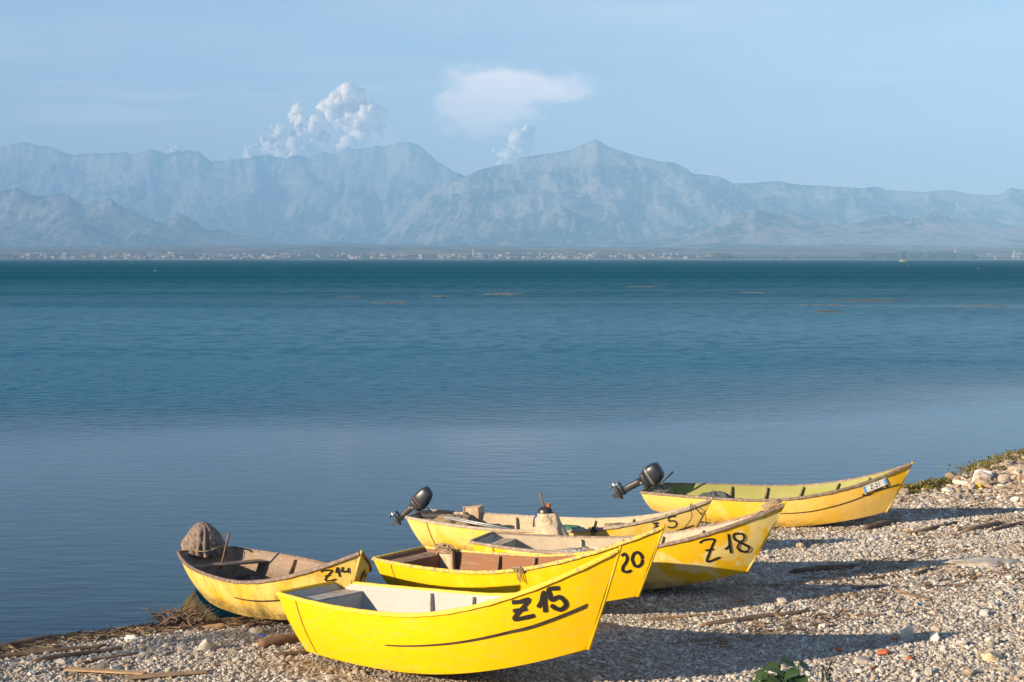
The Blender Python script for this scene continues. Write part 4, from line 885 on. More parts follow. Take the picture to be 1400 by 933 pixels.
for i, (px, py, l, wd_, rz, rx_, m_, nm, lb) in enumerate(((822, 748, .40, .22, .2, .5, m_cork, 'plywood_piece', 'rounded orange plywood piece inside boat Z18'), (806, 752, .55, .09, -.5, .3, m_wwood, 'board', 'narrow white board inside boat Z18, leaning on plywood'), (796, 754, .35, .14, .3, .2, m_cork, 'plywood_piece', 'low orange-brown plywood offcut beside the grey tarp in boat Z18'))):
    P_ = in_boat('Z18', px, py, .42); mb = MB(); pts = [(l / 2 * math.copysign(abs(math.cos(a)) ** .5, math.cos(a)), wd_ / 2 * math.copysign(abs(math.sin(a)) ** .6, math.sin(a))) for a in np.linspace(0, 2 * math.pi, 17)[:-1]]
    mb.loft([[(x, y, -.008) for x, y in pts], [(x, y, .008) for x, y in pts]]); o = mb.build(nm, m_, None, M=BM['Z18'] @ Matrix.Translation((P_.x, P_.y, .44)) @ Matrix.Rotation(rz, 4, 'Z') @ Matrix.Rotation(rx_, 4, 'X')); meta(o, lb, 'board')
# Z21: slate tarp mound
heap('tarp_heap', 'dark slate tarp mound inside the olive boat Z-21', 'tarp', 'Z21', tuple(in_boat('Z21', 977, 682, .42)[:2]) + (.16,), (.42, .28, .38), c_slate, 21, rough=.10)
# ropes at the bows
def boat_rope(key, pts, label, r=.008, m_=None):
    mb = MB(); mb.tube([Vector(p) for p in catmull(pts, 6)], r, 6); o = mb.build('mooring_rope', m_ or m_drope, None, True, M=BM[key]); meta(o, label, 'rope')
q = BOATS['Z5']; ga = hull_pt(q, .945, -1, 'g'); gb = side_pt(q, .945, .95, -1)
boat_rope('Z5', [ga + np.array([0, .04, .05]), ga + np.array([.0, -.02, .065]), ga + np.array([.0, -.06, .02]), ga + np.array([0, -.09, -.2]), gb + np.array([0, -.12, 0]), gb + np.array([0, -.13, -.12])], 'dark cord looped over the near rail at the bow of the cream boat')
gt = hull_pt(q, 1., -1, 'g'); boat_rope('Z5', [ga + np.array([.05, .0, .05]), ga + np.array([.15, -.02, -.08]), gt + np.array([-.11, -.04, -.24]), gt + np.array([-.10, -.04, -.45]), gt + np.array([-.10, -.05, -.78])], 'dark cord hanging under the bow tip of the cream boat')
q = BOATS['Z18']; mb = MB(); gt = hull_pt(q, .965, -1, 'g')
for k in range(3): mb.tube([(gt[0] - .02 * k + .13 * math.cos(a), .02 * k - .02 + .08 * math.sin(a), gt[2] + .07 + .05 * math.cos(a) + .015 * k) for a in np.linspace(0, 6.28, 20)], .014, 7)
mb.tube([(gt[0] - .15, -.05, gt[2] - .02), (gt[0] - .28, -.12, gt[2] - .10), (gt[0] - .5, -.2, gt[2] - .2)], .013, 7)
meta(mb.build('rope_coil', m_rope, None, True, M=BM['Z18']), 'thick rope coil resting on the bow tip of boat Z18', 'rope')
# ------------------------------------------------------------------ beach stones, litter and driftwood
rng = np.random.default_rng(5)
m_st, t, p = mat('limestone_pebbles'); g = N(t); at = g.n('ShaderNodeAttribute', attribute_name='Col')
g.l(g.mix(g.ramp(g.noise(55, 4, .65, coord='Position'), .38, .62, 0, .55), at.outputs['Color'], g.mix(.5, at.outputs['Color'], (.20, .17, .13))), p.inputs['Base Color'])
p.inputs['Roughness'].default_value = .88; p.inputs['Specular IOR Level'].default_value = .25
g.l(g.bump(g.noise(90, 4, .65, coord='Position'), .5, .006), p.inputs['Normal'])
def in_view(x, y, z, m=60):
    d = y * _cp - (z - CAM_H) * _sp; u = y * _sp + (z - CAM_H) * _cp; px = 700 + 1944 * x / d; py = 466.5 - 1944 * u / d
    return (px > -m * 2) & (px < 1400 + m * 2) & (py < 933 + m * 1.5)
BOATC = [(BOATS[k]['X'], BOATS[k]['Y'], BOATS[k]['th'], BOATS[k]['L'], BOATS[k]['W']) for k in BOATS]
def stones(name, N_, rmed, rsig, tpl, smooth, seed, keep, dmin=.0, rmax=.2, sink=.35, palette=None):
    r_ = np.random.default_rng(seed); x = r_.uniform(-9, 17, N_); y = r_.uniform(13, 42, N_)
    z = beach_z(x, y); d = shore_d(x, y); ok = in_view(x, y, z) & (d > dmin) & keep(x, y, d, r_)
    x, y, z, d = x[ok], y[ok], z[ok], d[ok]; n = len(x)
    r = np.clip(rmed(x, y, d) * np.exp(r_.normal(0, rsig, n)), .006, rmax)
    # stones under a hull stay low
    for bx, by, th, L_, W_ in BOATC:
        c_, s_ = math.cos(th), math.sin(th); lx = (x - bx) * c_ + (y - by) * s_; ly = -(x - bx) * s_ + (y - by) * c_
        ins = (np.abs(lx) < L_ * .42) & (np.abs(ly) < W_ * .75); r = np.where(ins, np.minimum(r, .022), r)
    V0, F0 = tpl; nv, nf = len(V0), len(F0)
    sc_ = np.stack([r_.uniform(.8, 1.45, n), r_.uniform(.65, 1.1, n), r_.uniform(.42, .85, n)], 1) * r[:, None]
    a = r_.uniform(0, 2 * np.pi, n); tx = r_.normal(0, .35, n); ty = r_.normal(0, .35, n)
    ca, sa, cx_, sx_, cy_, sy_ = np.cos(a), np.sin(a), np.cos(tx), np.sin(tx), np.cos(ty), np.sin(ty)
    Vv = np.broadcast_to(V0[None], (n, nv, 3)).copy()
    # angular stones: squash along a few random planes
    for _ in range(5):
        nn = r_.normal(0, 1, (n, 3)); nn /= np.linalg.norm(nn, axis=1)[:, None]; dd = (Vv * nn[:, None]).sum(-1); lim = r_.uniform(.45, .85, n)[:, None]
        ex = np.maximum(dd - lim, 0); Vv -= nn[:, None] * ex[..., None]
    Vv += r_.normal(0, .045, (n, nv, 3)) if not smooth else 0
    Vv *= sc_[:, None]
    X_, Y_, Z_ = Vv[..., 0], Vv[..., 1], Vv[..., 2]
    Y_, Z_ = Y_ * cx_[:, None] - Z_ * sx_[:, None], Y_ * sx_[:, None] + Z_ * cx_[:, None]
    X_, Z_ = X_ * cy_[:, None] + Z_ * sy_[:, None], -X_ * sy_[:, None] + Z_ * cy_[:, None]
    X_, Y_ = X_ * ca[:, None] - Y_ * sa[:, None], X_ * sa[:, None] + Y_ * ca[:, None]
    zz = z + sc_[:, 2] * (1 - 2 * sink) * r_.uniform(.5, 1.3, n)
    P_ = np.stack([X_ + x[:, None], Y_ + y[:, None], Z_ + zz[:, None]], -1).reshape(-1, 3)
    Ff = (F0[None] + (np.arange(n) * nv)[:, None, None]).reshape(-1, 3)
    base = np.array([[.50, .46, .39], [.60, .57, .51], [.40, .36, .30], [.52, .44, .34], [.33, .31, .29], [.46, .35, .25], [.66, .63, .57]])[r_.choice(7, n, p=[.28, .2, .17, .13, .08, .07, .07])]
    if palette is not None: base = palette[r_.integers(0, len(palette), n)]
    base = base * np.array([[.98, 1.0, 1.06]]) * r_.uniform(.70, 1.12, (n, 1))
    kk = (x - A0[0]) * TV[0] + (y - A0[1]) * TV[1]
    warm = np.clip((kk - 17) / 6, 0, 1)[:, None]; base = base * (1 - warm * np.array([[-.04, .06, .16]]))
    wetf = (np.clip(1 - d / .55, 0, 1) * np.where(x < 2, .85, .5))[:, None]; base = base * (1 - .8 * wetf)
    dirt = np.clip((fbm(x * 1.3, y * 1.3, 4, 44) - .62) * 6, 0, .5)[:, None]; base = base * (1 - dirt) + np.array([[.24, .18, .12]]) * dirt
    cols = np.repeat(np.concatenate([base, np.ones((n, 1))], 1), nv, 0)
    o = big_mesh(name, P_, Ff, m_st, cols, smooth); meta(o, kind='stuff'); print(name, n); return o
kq = lambda x, y: (x - A0[0]) * TV[0] + (y - A0[1]) * TV[1]
def coarse_band(x, y, d): return .6 * np.clip((kq(x, y) - 17) / 6, 0, 1) + .25 * np.clip((d - 9) / 4, 0, 1)
fine_patch = lambda x, y: np.exp(-(((x - 3.6) / 1.6) ** 2 + ((y - 18.2) / 1.0) ** 2))
stones('pebbles', 330000, lambda x, y, d: .019 + 0 * x, .34, ICO0, False, 11, lambda x, y, d, r: r.random(len(x)) < np.clip(26. / y, 0, 1) * .95, rmax=.045)
stones('cobbles', 128000, lambda x, y, d: .026 * (1 + coarse_band(x, y, d)) * (1 - .45 * fine_patch(x, y)), .36, ICO1, False, 12, lambda x, y, d, r: r.random(len(x)) < (.72 - .5 * fine_patch(x, y)), rmax=.085)
stones('bank_stones', 16000, lambda x, y, d: .062 * (1 + .9 * np.clip((kq(x, y) - 19) / 6, 0, 1)), .33, ICO1, False, 13, lambda x, y, d, r: r.random(len(x)) < np.clip(.03 + .9 * np.clip((kq(x, y) - 19) / 4, 0, 1) * (d < 3.4) + .10 * (d > 8), 0, 1), rmax=.20, sink=.2)
stones('brick_fragments', 1500, lambda x, y, d: .026 + 0 * x, .35, ICO1, False, 14, lambda x, y, d, r: (r.random(len(x)) < .12) & (d > 5), rmax=.06, palette=np.array([[.50, .14, .07], [.42, .16, .09]]))
# single stones and litter that stand out
def lump(name, label, cat, px, py, dims, m_, seed, rz=0., tpl=ICO2, rough=.25, sink=.3, group=None, flat=False):
    P_ = on_beach(px, py); V0 = tpl[0].copy(); r_ = np.random.default_rng(seed)
    for _ in range(7):
        nn = r_.normal(0, 1, 3); nn /= np.linalg.norm(nn); dd = V0 @ nn; V0 -= nn * np.maximum(dd - r_.uniform(.5, .85), 0)[:, None]
    V0 = np.array([v * (1 + rough * mnoise.fractal(Vector(v * 1.6) + Vector((seed, 0, 0)), .8, 2, 4)) for v in V0]) * (np.array(dims) / 2 / .8)
    c_, s_ = math.cos(rz), math.sin(rz); V0 = np.stack([V0[:, 0] * c_ - V0[:, 1] * s_, V0[:, 0] * s_ + V0[:, 1] * c_, V0[:, 2]], 1)
    z_ = float(beach_z(P_[0], P_[1])) + dims[2] * (.5 - sink)
    o = mesh_obj(name, V0, tpl[1], m_, None, False); o.location = (P_[0], P_[1], z_); smooth_angle(o, 30); meta(o, label, cat, group); return o
m_slab = simple('grey_slab_stone', (.47, .44, .40), .85, scale=3, bump=.6, bdist=.03); m_pale = simple('pale_rock', (.60, .57, .50), .85, scale=6, bump=.6, bdist=.02); m_buff = simple('buff_rock', (.56, .46, .30), .85, scale=6, bump=.6, bdist=.02)
m_wh = simple('white_plastic', (.80, .79, .76), .4, var=.05); m_bl = simple('blue_plastic', (.02, .14, .60), .35, var=.05); m_yp = simple('yellow_plastic', (.85, .55, .02), .4, var=.05)
m_brick = simple('red_brick', (.52, .13, .055), .9, scale=20)
lump('slab_stone', 'large smooth grey slab of stone half buried on the right beach', 'rock', 1345, 772, (1.1, .40, .13), m_slab, 1, .12, ICO3, .3, .36)
lump('rock', 'pointed pale stone standing at the shadow edge, lower right', 'rock', 1242, 874, (.16, .13, .26), m_pale, 2, .3)
lump('rock', 'large buff stone among grey cobbles near the lower right corner', 'rock', 1356, 903, (.22, .15, .14), m_buff, 3, .2)
lump('rock', 'pale rounded stone above the tip of the front boat shadow', 'rock', 1124, 861, (.13, .09, .10), m_pale, 4)
lump('rock', 'bright white rock on the far stony bank beside the weed', 'rock', 1343, 658, (.42, .30, .32), m_wh, 5)
lump('rock', 'grey rounded stone standing on the left beach near the white scrap', 'rock', 281, 890, (.20, .16, .20), m_slab, 6)
lump('yellow_scrap', 'small yellow plastic scrap on the far stony bank', 'litter', 1335, 669, (.22, .16, .14), m_yp, 7)
lump('plastic_scrap', 'small white plastic scrap by the dark waterline at left', 'litter', 180, 877, (.20, .10, .09), m_wh, 8)
lump('bottle_cap', 'small bright blue plastic cap on the pebbles left of boat Z15', 'litter', 359, 872, (.09, .07, .05), m_bl, 9)
lump('bottle_cap', 'tiny pale blue scrap beside the brown bark, right beach', 'litter', 1257, 828, (.09, .05, .05), simple('cyan_plastic', (.15, .45, .60), .4, var=.05), 10)
for i, (px, py, sz, lb) in enumerate(((1208, 896, .12, 'largest red brick piece, right of the leafy plant'), (1244, 903, .09, 'red brick piece just right of the largest one'), (1147, 890, .09, 'red brick piece at the lower edge of the long shadow'), (1222, 876, .08, 'red brick piece beside the pointed pale stone'), (1190, 916, .07, 'small red brick chip nearest the bottom edge'))):
    lump('brick_piece', lb, 'brick', px, py, (sz * 1.3, sz, sz * .6), m_brick, 20 + i, i, ICO1, group='red brick pieces on the cobbles')
# driftwood
def driftmat(n_, a, b_): return simple(n_, a, .9, scale=5, c2=b_, bump=.6, bdist=.01, stretch=(1, 1, 1))
dw_dark = driftmat('dark_driftwood', (.10, .065, .045), (.19, .13, .09)); dw_mid = driftmat('brown_driftwood', (.24, .16, .10), (.13, .09, .06)); dw_light = driftmat('tan_driftwood', (.42, .28, .16), (.28, .19, .11)); dw_red = driftmat('rust_brown_wood', (.20, .115, .065), (.12, .075, .045))
def drift(label, a, b_, r, m_, seed, flat=1.0, bend=.04, fork=False, plank=False, name='driftwood', lift=.0):
    A_, B_ = Vector(on_beach(*a)), Vector(on_beach(*b_)); rnd = random.Random(seed); n_ = 12; pts = []; L_ = (B_ - A_).length
    side = Vector((-(B_ - A_).y, (B_ - A_).x, 0)).normalized()
    for i in range(n_):
        f_ = i / (n_ - 1); P_ = A_.lerp(B_, f_) + side * (math.sin(f_ * 3.1 + seed) * bend * L_ * .5 + rnd.uniform(-1, 1) * .006 * L_)
        P_.z = max(float(beach_z(P_.x, P_.y)), -.02) + r * flat * .62 + lift; pts.append(P_)
    if plank:
        mb = MB(); rings = []
        for i, P_ in enumerate((pts[0], pts[4], pts[8], pts[11])):
            P_ = pts[0].lerp(pts[-1], (0, .33, .66, 1)[i]); P_.z = max(pts[0].z, 0) * (1 - (0, .33, .66, 1)[i]) + pts[-1].z * (0, .33, .66, 1)[i]
            w_ = r * (1, 1.03, .98, .85)[i]; rings.append([P_ - side * w_ - Vector((0, 0, r * .18)), P_ + side * w_ - Vector((0, 0, r * .18)), P_ + side * w_ * .97 + Vector((0, 0, r * .18)), P_ - side * w_ * .97 + Vector((0, 0, r * .18))])
        mb.loft(rings); o = mb.build('plank', m_, None); meta(o, label, 'plank'); return o
    mb = MB(); rs = [r * (1 - .45 * abs(i / (n_ - 1) - .4) ** 1.2 * 1.6) * rnd.uniform(.86, 1.12) for i in range(n_)]; rs[0] *= .6; rs[-1] *= .45
    mb.tube(pts, r, 9, rs=rs, flat=flat)
    if fork:
        P_ = pts[7]; Q_ = P_ + (pts[8] - P_).normalized() * .25 + side * .18 + Vector((0, 0, .05)); mb.tube([P_, P_.lerp(Q_, .5), Q_], r * .5, 7, rs=[r * .5, r * .4, r * .2])
    o = mb.build(name, m_, None, True); meta(o, label, 'driftwood', 'driftwood strewn on the shingle'); return o
D_ = [
 ('long dark branch lying right of boat Z15, above its shadow', (958, 858), (1113, 838), .052, dw_dark, 1, .8, .02, True),
 ('short stick just left of the long dark branch', (872, 851), (1000, 840), .030, dw_mid, 2, .8, .03, False),
 ('dark log touching the shadow of the farthest boat bow', (1180, 726), (1228, 714), .075, dw_dark, 3, .9, .05, True),
 ('thin log right of the farthest boat, left of the pair', (1236, 732), (1312, 716), .050, dw_mid, 4, .8, .05, False),
 ('grey-brown log with stub at the right edge, upper of a pair', (1318, 729), (1372, 718), .070, dw_mid, 5, .9, .03, True),
 ('thinner log running off the right edge, lower of a pair', (1352, 729), (1410, 715), .045, dw_dark, 6, .9, .03, False),
 ('long dark log in the shadow of boat Z18', (1080, 786), (1172, 776), .070, dw_dark, 7, .8, .03, False),
 ('short stick at the right end of the Z18 boat shadow', (1250, 789), (1274, 780), .042, dw_dark, 8, .9, .06, True),
 ('dark stick among pebbles below the Z18 boat shadow', (1168, 796), (1228, 788), .035, dw_dark, 9, .8, .05, False),
 ('flat piece of brown bark alone on the right beach', (1238, 814), (1272, 822), .085, dw_mid, 10, .35, .05, False),
 ('brown stick half buried in litter under the Z18 shadow', (1162, 807), (1212, 803), .035, dw_mid, 11, .7, .05, False),
 ('thick rust-brown log end poking out beside the stern of Z15', (354, 887), (425, 876), .110, dw_red, 12, .75, .02, False),
 ('thin dark stick under the stern of Z15', (374, 900), (440, 893), .045, dw_dark, 13, .8, .03, False),
 ('pale tan driftwood slab below the hull of boat Z14', (276, 862), (330, 856), .070, dw_light, 14, .5, .03, False),
 ('brown stick under the hull of Z14, right of the tan slab', (335, 858), (400, 850), .045, dw_mid, 15, .7, .03, False),
 ('dark log on the waterline at the far left', (-10, 893), (78, 875), .075, dw_dark, 16, .8, .02, False),
 ('long dark log second from the waterline at the far left', (-12, 902), (150, 886), .050, dw_dark, 17, .8, .02, False),
 ('dark branch in the shaded left pebbles, upper one', (44, 907), (168, 890), .050, dw_dark, 18, .8, .03, True),
 ('dark branch in the shaded left pebbles, lower one', (105, 911), (190, 896), .036, dw_mid, 19, .8, .03, False),
 ('thin twig lying in the shaded pebbles near the lower left', (40, 921), (105, 915), .024, dw_dark, 20, .8, .03, False)]
for d_ in D_: drift(*d_)
drift('light tan plank at the lower left, end over the other plank', (92, 921), (198, 929), .055, dw_light, 31, plank=True, lift=.03)
drift('tan-brown plank at the lower left, running right', (172, 933), (282, 923), .055, driftmat('brown_plank', (.33, .22, .13), (.22, .15, .09)), 32, plank=True, lift=.012)
# litter of reeds and twigs along the drift lines
def sticks(name, n_, fn, lmin, lmax, r, m_, seed):
    r_ = np.random.default_rng(seed); V = []; Q_ = []; k = 0
    cnt = 0
    while cnt < n_:
        x, y = fn(r_); z = float(beach_z(x, y)); cnt += 1
        if z < -.06: continue
        a = r_.normal(.62, .55); l = r_.uniform(lmin, lmax) / 2; rr = r * r_.uniform(.5, 1.4); c_, s_ = math.cos(a), math.sin(a); dz = r_.normal(0, .12) * l; z0 = max(z, 0) + rr * .7 + .012 + r_.uniform(0, .03)
        for e in (-1, 1):
            for (u, v_) in ((0, 1), (.87, -.5), (-.87, -.5)): V.append((x + e * l * c_ - s_ * u * rr, y + e * l * s_ + c_ * u * rr, z0 + v_ * rr + e * dz))
        Q_ += [(k, k + 1, k + 4, k + 3), (k + 1, k + 2, k + 5, k + 4), (k + 2, k, k + 3, k + 5)]; k += 6
    o = mesh_obj(name, V, Q_, m_); meta(o, kind='stuff'); return o
def shore_pt(r_, k0, k1, d0, sd):
    k = r_.uniform(k0, k1); d = np.interp(k, _k, _d) + d0 + abs(r_.normal(0, sd)); return A0[0] + TV[0] * k + NV[0] * d, A0[1] + TV[1] * k + NV[1] * d
sticks('reed_litter', 2300, lambda r: shore_pt(r, -3, 10.5, -.12, .30), .06, .38, .008, driftmat('reed', (.10, .07, .045), (.24, .17, .10)), 1)
sticks('twig_litter', 900, lambda r: shore_pt(r, 9, 22, 1.4 + 1.1 * math.sin(r.random() * 6.28), .5), .05, .30, .007, driftmat('twig', (.14, .09, .055), (.28, .20, .12)), 2)
def patch_line(r):
    a, b_ = [((4.0, 21.4), (7.5, 24.2)), ((2.6, 18.3), (5.0, 19.6)), ((7.2, 25.2), (11.4, 28.5)), ((4.6, 20.4), (8.0, 22.2))][r.integers(0, 4)]
    f_ = r.random(); return a[0] + (b_[0] - a[0]) * f_ + r.normal(0, .35), a[1] + (b_[1] - a[1]) * f_ + r.normal(0, .28)
sticks('bark_litter', 700, patch_line, .04, .26, .009, driftmat('bark', (.16, .10, .06), (.26, .17, .10)), 3)
# clump of torn roots at the water beside Z14
P0 = np.array(on_z(250, 856, 0)); mb = MB(); rnd = random.Random(7)
for k in range(150):
    a = rnd.uniform(0, 6.28); l = rnd.uniform(.12, .42); b0 = Vector((P0[0] + rnd.gauss(0, .16), P0[1] + rnd.gauss(0, .12), rnd.uniform(0, .10))); e = b0 + Vector((math.cos(a) * l, math.sin(a) * l * .7, rnd.uniform(-.04, .20))); mid = b0.lerp(e, .5) + Vector((0, 0, rnd.uniform(0, .08)))
    mb.tube([b0, mid, e], .01, 5, rs=[.014, .010, .004])
meta(mb.build('root_clump', dw_dark, None), 'dark tangled root clump at the water edge beside the stern of Z14', 'root clump')
# green weed growing at the far waterline
m_weed, t, p = mat('shore_weed_leaf'); g = N(t); at = g.n('ShaderNodeAttribute', attribute_name='Col'); g.l(at.outputs['Color'], p.inputs['Base Color']); p.inputs['Roughness'].default_value = .7
V = []; Fq = []; Cc = []; r_ = np.random.default_rng(9)
spots = [(on_z(px, py, 0), s_) for px, py, s_ in ((1240, 673, .25), (1262, 670, .28), (1275, 667, .30), (1290, 664, .22), (1315, 660, .16), (1345, 652, .42), (1358, 645, .5), (1372, 640, .5), (1385, 634, .42), (1398, 629, .35), (1412, 624, .4), (1430, 618, .4))]
for i in range(9000):
    c_, s_ = spots[r_.integers(0, len(spots))]; a = r_.normal(0, 1, 2) * s_ * np.array([.75, .8]); x, y = c_[0] + a[0], c_[1] + a[1]
    hh_ = .34 * s_ / .45 * math.exp(-(a[0] ** 2 + a[1] ** 2) / s_ ** 2) * r_.random(); z = max(float(beach_z(x, y)), 0) + .01 + hh_
    q_ = r_.normal(0, 1, 3); q_ /= np.linalg.norm(q_); u_ = np.cross(q_, r_.normal(0, 1, 3)); u_ /= np.linalg.norm(u_); sz = r_.uniform(.015, .045); k = len(V); c3 = np.array([x, y, z])
    for a_, b_ in ((-1, 0), (0, -.5), (1, 0), (0, .5)): V.append(c3 + q_ * sz * a_ + u_ * sz * b_)
    col_ = np.array([[.11, .12, .015], [.19, .15, .02], [.07, .08, .015], [.22, .13, .03]])[r_.integers(0, 4)] * r_.uniform(.7, 1.2); Fq.append((k, k + 1, k + 2, k + 3)); Cc += [(*col_, 1)] * 4
o = mesh_obj('shore_weed', V, Fq, m_weed, colors=Cc); meta(o, kind='stuff')
# plants on the bank at the bottom of the view
m_leaf, t, p = mat('dark_green_leaf'); g = N(t); g.l(g.mix(g.ramp(g.noise(9, 4), .4, .65), (.025, .055, .015), (.05, .09, .025)), p.inputs['Base Color']); p.inputs['Roughness'].default_value = .45
def leaf_ring(c, dirv, up, L_, W_):
    dirv = Vector(dirv).normalized(); sd = dirv.cross(Vector(up)).normalized(); nn = sd.cross(dirv); V = []; prof_ = [(0, .12), (.12, .75), (.3, 1), (.55, .85), (.8, .42), (1, .02)]
    for f_, w_ in prof_:
        ce = Vector(c) + dirv * L_ * f_ - nn * (.18 * L_ * f_ * f_); V += [ce - sd * W_ * w_ + nn * W_ * .25 * w_, ce, ce + sd * W_ * w_ + nn * W_ * .25 * w_]
    Fc = []
    for i in range(len(prof_) - 1):
        for j in (0, 1): Fc.append((i * 3 + j, i * 3 + j + 1, i * 3 + j + 4, i * 3 + j + 3))
    return V, Fc
YP = 7.2; root_p = at_y(1068, 935, YP); gz = float(beach_z(root_p[0], YP))
pr = empty('leafy_plant', loc=(root_p[0], YP, gz)); meta(pr, 'dark green broad-leaved plant at the bottom edge, right of the boats', 'plant')
mb = MB(); tips = []
for k, (px, py) in enumerate(((1048, 912), (1066, 903), (1075, 925), (1092, 908), (1056, 930), (1084, 932), (1040, 925))):
    T_ = Vector(at_y(px, py, YP + .05 * math.sin(k * 2))) - Vector((root_p[0], YP, gz)); mb.tube([(0, 0, 0), (T_.x * .3, T_.y * .3, T_.z * .55), T_], .008, 6, rs=[.011, .008, .004]); tips.append(T_)
mb.build('stem', m_leaf, pr, True); rnd = random.Random(3)
for k, T_ in enumerate(tips):
    for j in range(3 if k < 6 else 2):
        a = rnd.uniform(-.6, .6) + (0, 3.1, -1.4)[j]; V, Fc = leaf_ring(T_ - Vector((0, 0, .03 * j)), (math.cos(a), .5 * math.sin(a) - .25, rnd.uniform(-.5, .05)), (0, -.35, 1), rnd.uniform(.075, .115), rnd.uniform(.030, .042)); mesh_obj('leaf', V, Fc, m_leaf, pr, True)
pw_ = at_y(1131, 935, 7.6); gz2 = float(beach_z(pw_[0], 7.6)); pr = empty('feathery_weed', loc=(pw_[0], 7.6, gz2)); meta(pr, 'thin feathery weed at the bottom edge, right of the broad-leaved plant', 'weed')
top = Vector(at_y(1131, 903, 7.6)) - Vector((pw_[0], 7.6, gz2)); mb = MB(); mb.tube([(0, 0, 0), top * .5 + Vector((.01, 0, 0)), top], .005, 5, rs=[.007, .005, .002]); mb.build('stem', m_leaf, pr, True)
V = []; Fq = []
for i in range(420):
    f_ = rnd.uniform(.45, 1); c_ = top * f_; a = rnd.uniform(0, 6.28); l = .045 * (1.15 - f_) * 2.2 * rnd.uniform(.5, 1) + .01; e = c_ + Vector((math.cos(a) * l, math.sin(a) * l, rnd.uniform(0, .02))); k = len(V); V += [e + Vector((0, 0, .007)), e + Vector((.006, .004, 0)), e - Vector((0, 0, .007)), e - Vector((.006, .004, 0))]; Fq.append((k, k + 1, k + 2, k + 3))
mesh_obj('foliage', V, Fq, m_leaf, pr)
# tree on the bank far to the left, outside the view: its shade reaches the left end of the beach
def tree(label, x, y, H_, R_, seed, name='tree'):
    gz = max(float(beach_z(x, y)), 0.); rt = empty(name, loc=(x, y, gz)); meta(rt, label, 'tree'); rnd = random.Random(seed); mb = MB()
    mb.tube([(0, 0, -.3), (.05, 0, H_ * .25), (-.05, .1, H_ * .55), (0, 0, H_ * .85)], .2, 10, rs=[.22, .17, .11, .04])
    for k in range(9): a = k * 2.4; z0 = H_ * (.3 + .06 * k); mb.tube([(0, 0, z0), (math.cos(a) * R_ * .45, math.sin(a) * R_ * .45, z0 + R_ * .3), (math.cos(a) * R_ * .85, math.sin(a) * R_ * .85, z0 + R_ * .45)], .05, 6, rs=[.06, .04, .015])
    mb.build('trunk', dw_mid, rt, True); V = []; Fq = []
    cl = [(rnd.gauss(0, R_ * .42), rnd.gauss(0, R_ * .42), H_ * .68 + rnd.gauss(0, H_ * .13), R_ * rnd.uniform(.25, .5)) for _ in range(26)]
    for i in range(5200):
        cx_, cy_, cz_, cr = rnd.choice(cl); q_ = Vector((rnd.gauss(0, 1), rnd.gauss(0, 1), rnd.gauss(0, 1))).normalized() * cr * rnd.random() ** .4; c_ = Vector((cx_, cy_, cz_)) + q_
        u_ = Vector((rnd.gauss(0, 1), rnd.gauss(0, 1), rnd.gauss(0, 1))).normalized(); v_ = u_.orthogonal().normalized(); s_ = rnd.uniform(.06, .13); k = len(V); V += [c_ - u_ * s_, c_ - v_ * s_ * .5, c_ + u_ * s_, c_ + v_ * s_ * .5]; Fq.append((k, k + 1, k + 2, k + 3))
    mesh_obj('crown', V, Fq, m_leaf, rt)
tree('broadleaved tree on the bank left of the beach', -23.0, 10.8, 6.0, 2.2, 4)

# ------------------------------------------------------------------ weed mats floating on the lake
m_mat = simple('floating_weed', (.055, .07, .06), .85, scale=.8, c2=(.085, .095, .085)); m_mat2 = simple('pale_floating_weed', (.085, .11, .12), .85, scale=.8, c2=(.10, .125, .13))
for i, (px, py, wpx, hpx, m_, lb) in enumerate(((690, 402, 62, 3.2, m_mat2, 'pale brown weed mat floating mid-lake, near the centre'), (535, 414, 52, 2.2, m_mat2, 'pale weed mat left of centre, nearest of the left ones'), (598, 405, 44, 1.6, m_mat2, 'thin pale weed mat just left of the central one'), (478, 407, 34, 1.6, m_mat2, 'thin pale weed streak, leftmost of the floating mats'), (1190, 411, 100, 3.0, m_mat, 'longest brown weed mat, on the right of the lake'), (1132, 426, 38, 2.8, m_mat, 'short dark brown weed mat below the longest one'), (1030, 400, 34, 1.6, m_mat2, 'thin weed streak left of the longest brown mat'), (1345, 418, 62, 1.8, m_mat2, 'faint pale weed streak near the right edge'), (880, 392, 50, 1.3, m_mat2, 'faint thin weed streak right of centre, farthest out'), (1130, 417, 70, 1.4, m_mat2, 'thin pale weed streak just under the longest mat'))):
    c_ = on_z(px, py, .02); W_ = wpx * c_[1] / 1944; Dp = hpx * c_[1] ** 2 / (1944 * 5.3); r_ = random.Random(i); mb = MB(); rings = []
    n_ = 60
    for z_, s_ in ((-.02, 1.0), (.03, .98), (.045, .8)):
        rings.append([(W_ / 2 * s_ * math.cos(a) * (1 + .25 * mnoise.noise(Vector((math.cos(a) * 2, math.sin(a) * 2, i)))), Dp / 2 * s_ * math.copysign(abs(math.sin(a)) ** 1.6, math.sin(a)) * (1 + .9 * mnoise.noise(Vector((math.cos(a) * 5, math.sin(a) * 3, i + 9)))), z_) for a in [2 * math.pi * k / n_ for k in range(n_)]])
    mb.loft(rings); o = mb.build('weed_mat', m_); o.location = (c_[0], c_[1], 0); meta(o, lb, 'weed mat', 'weed mats floating on the lake')

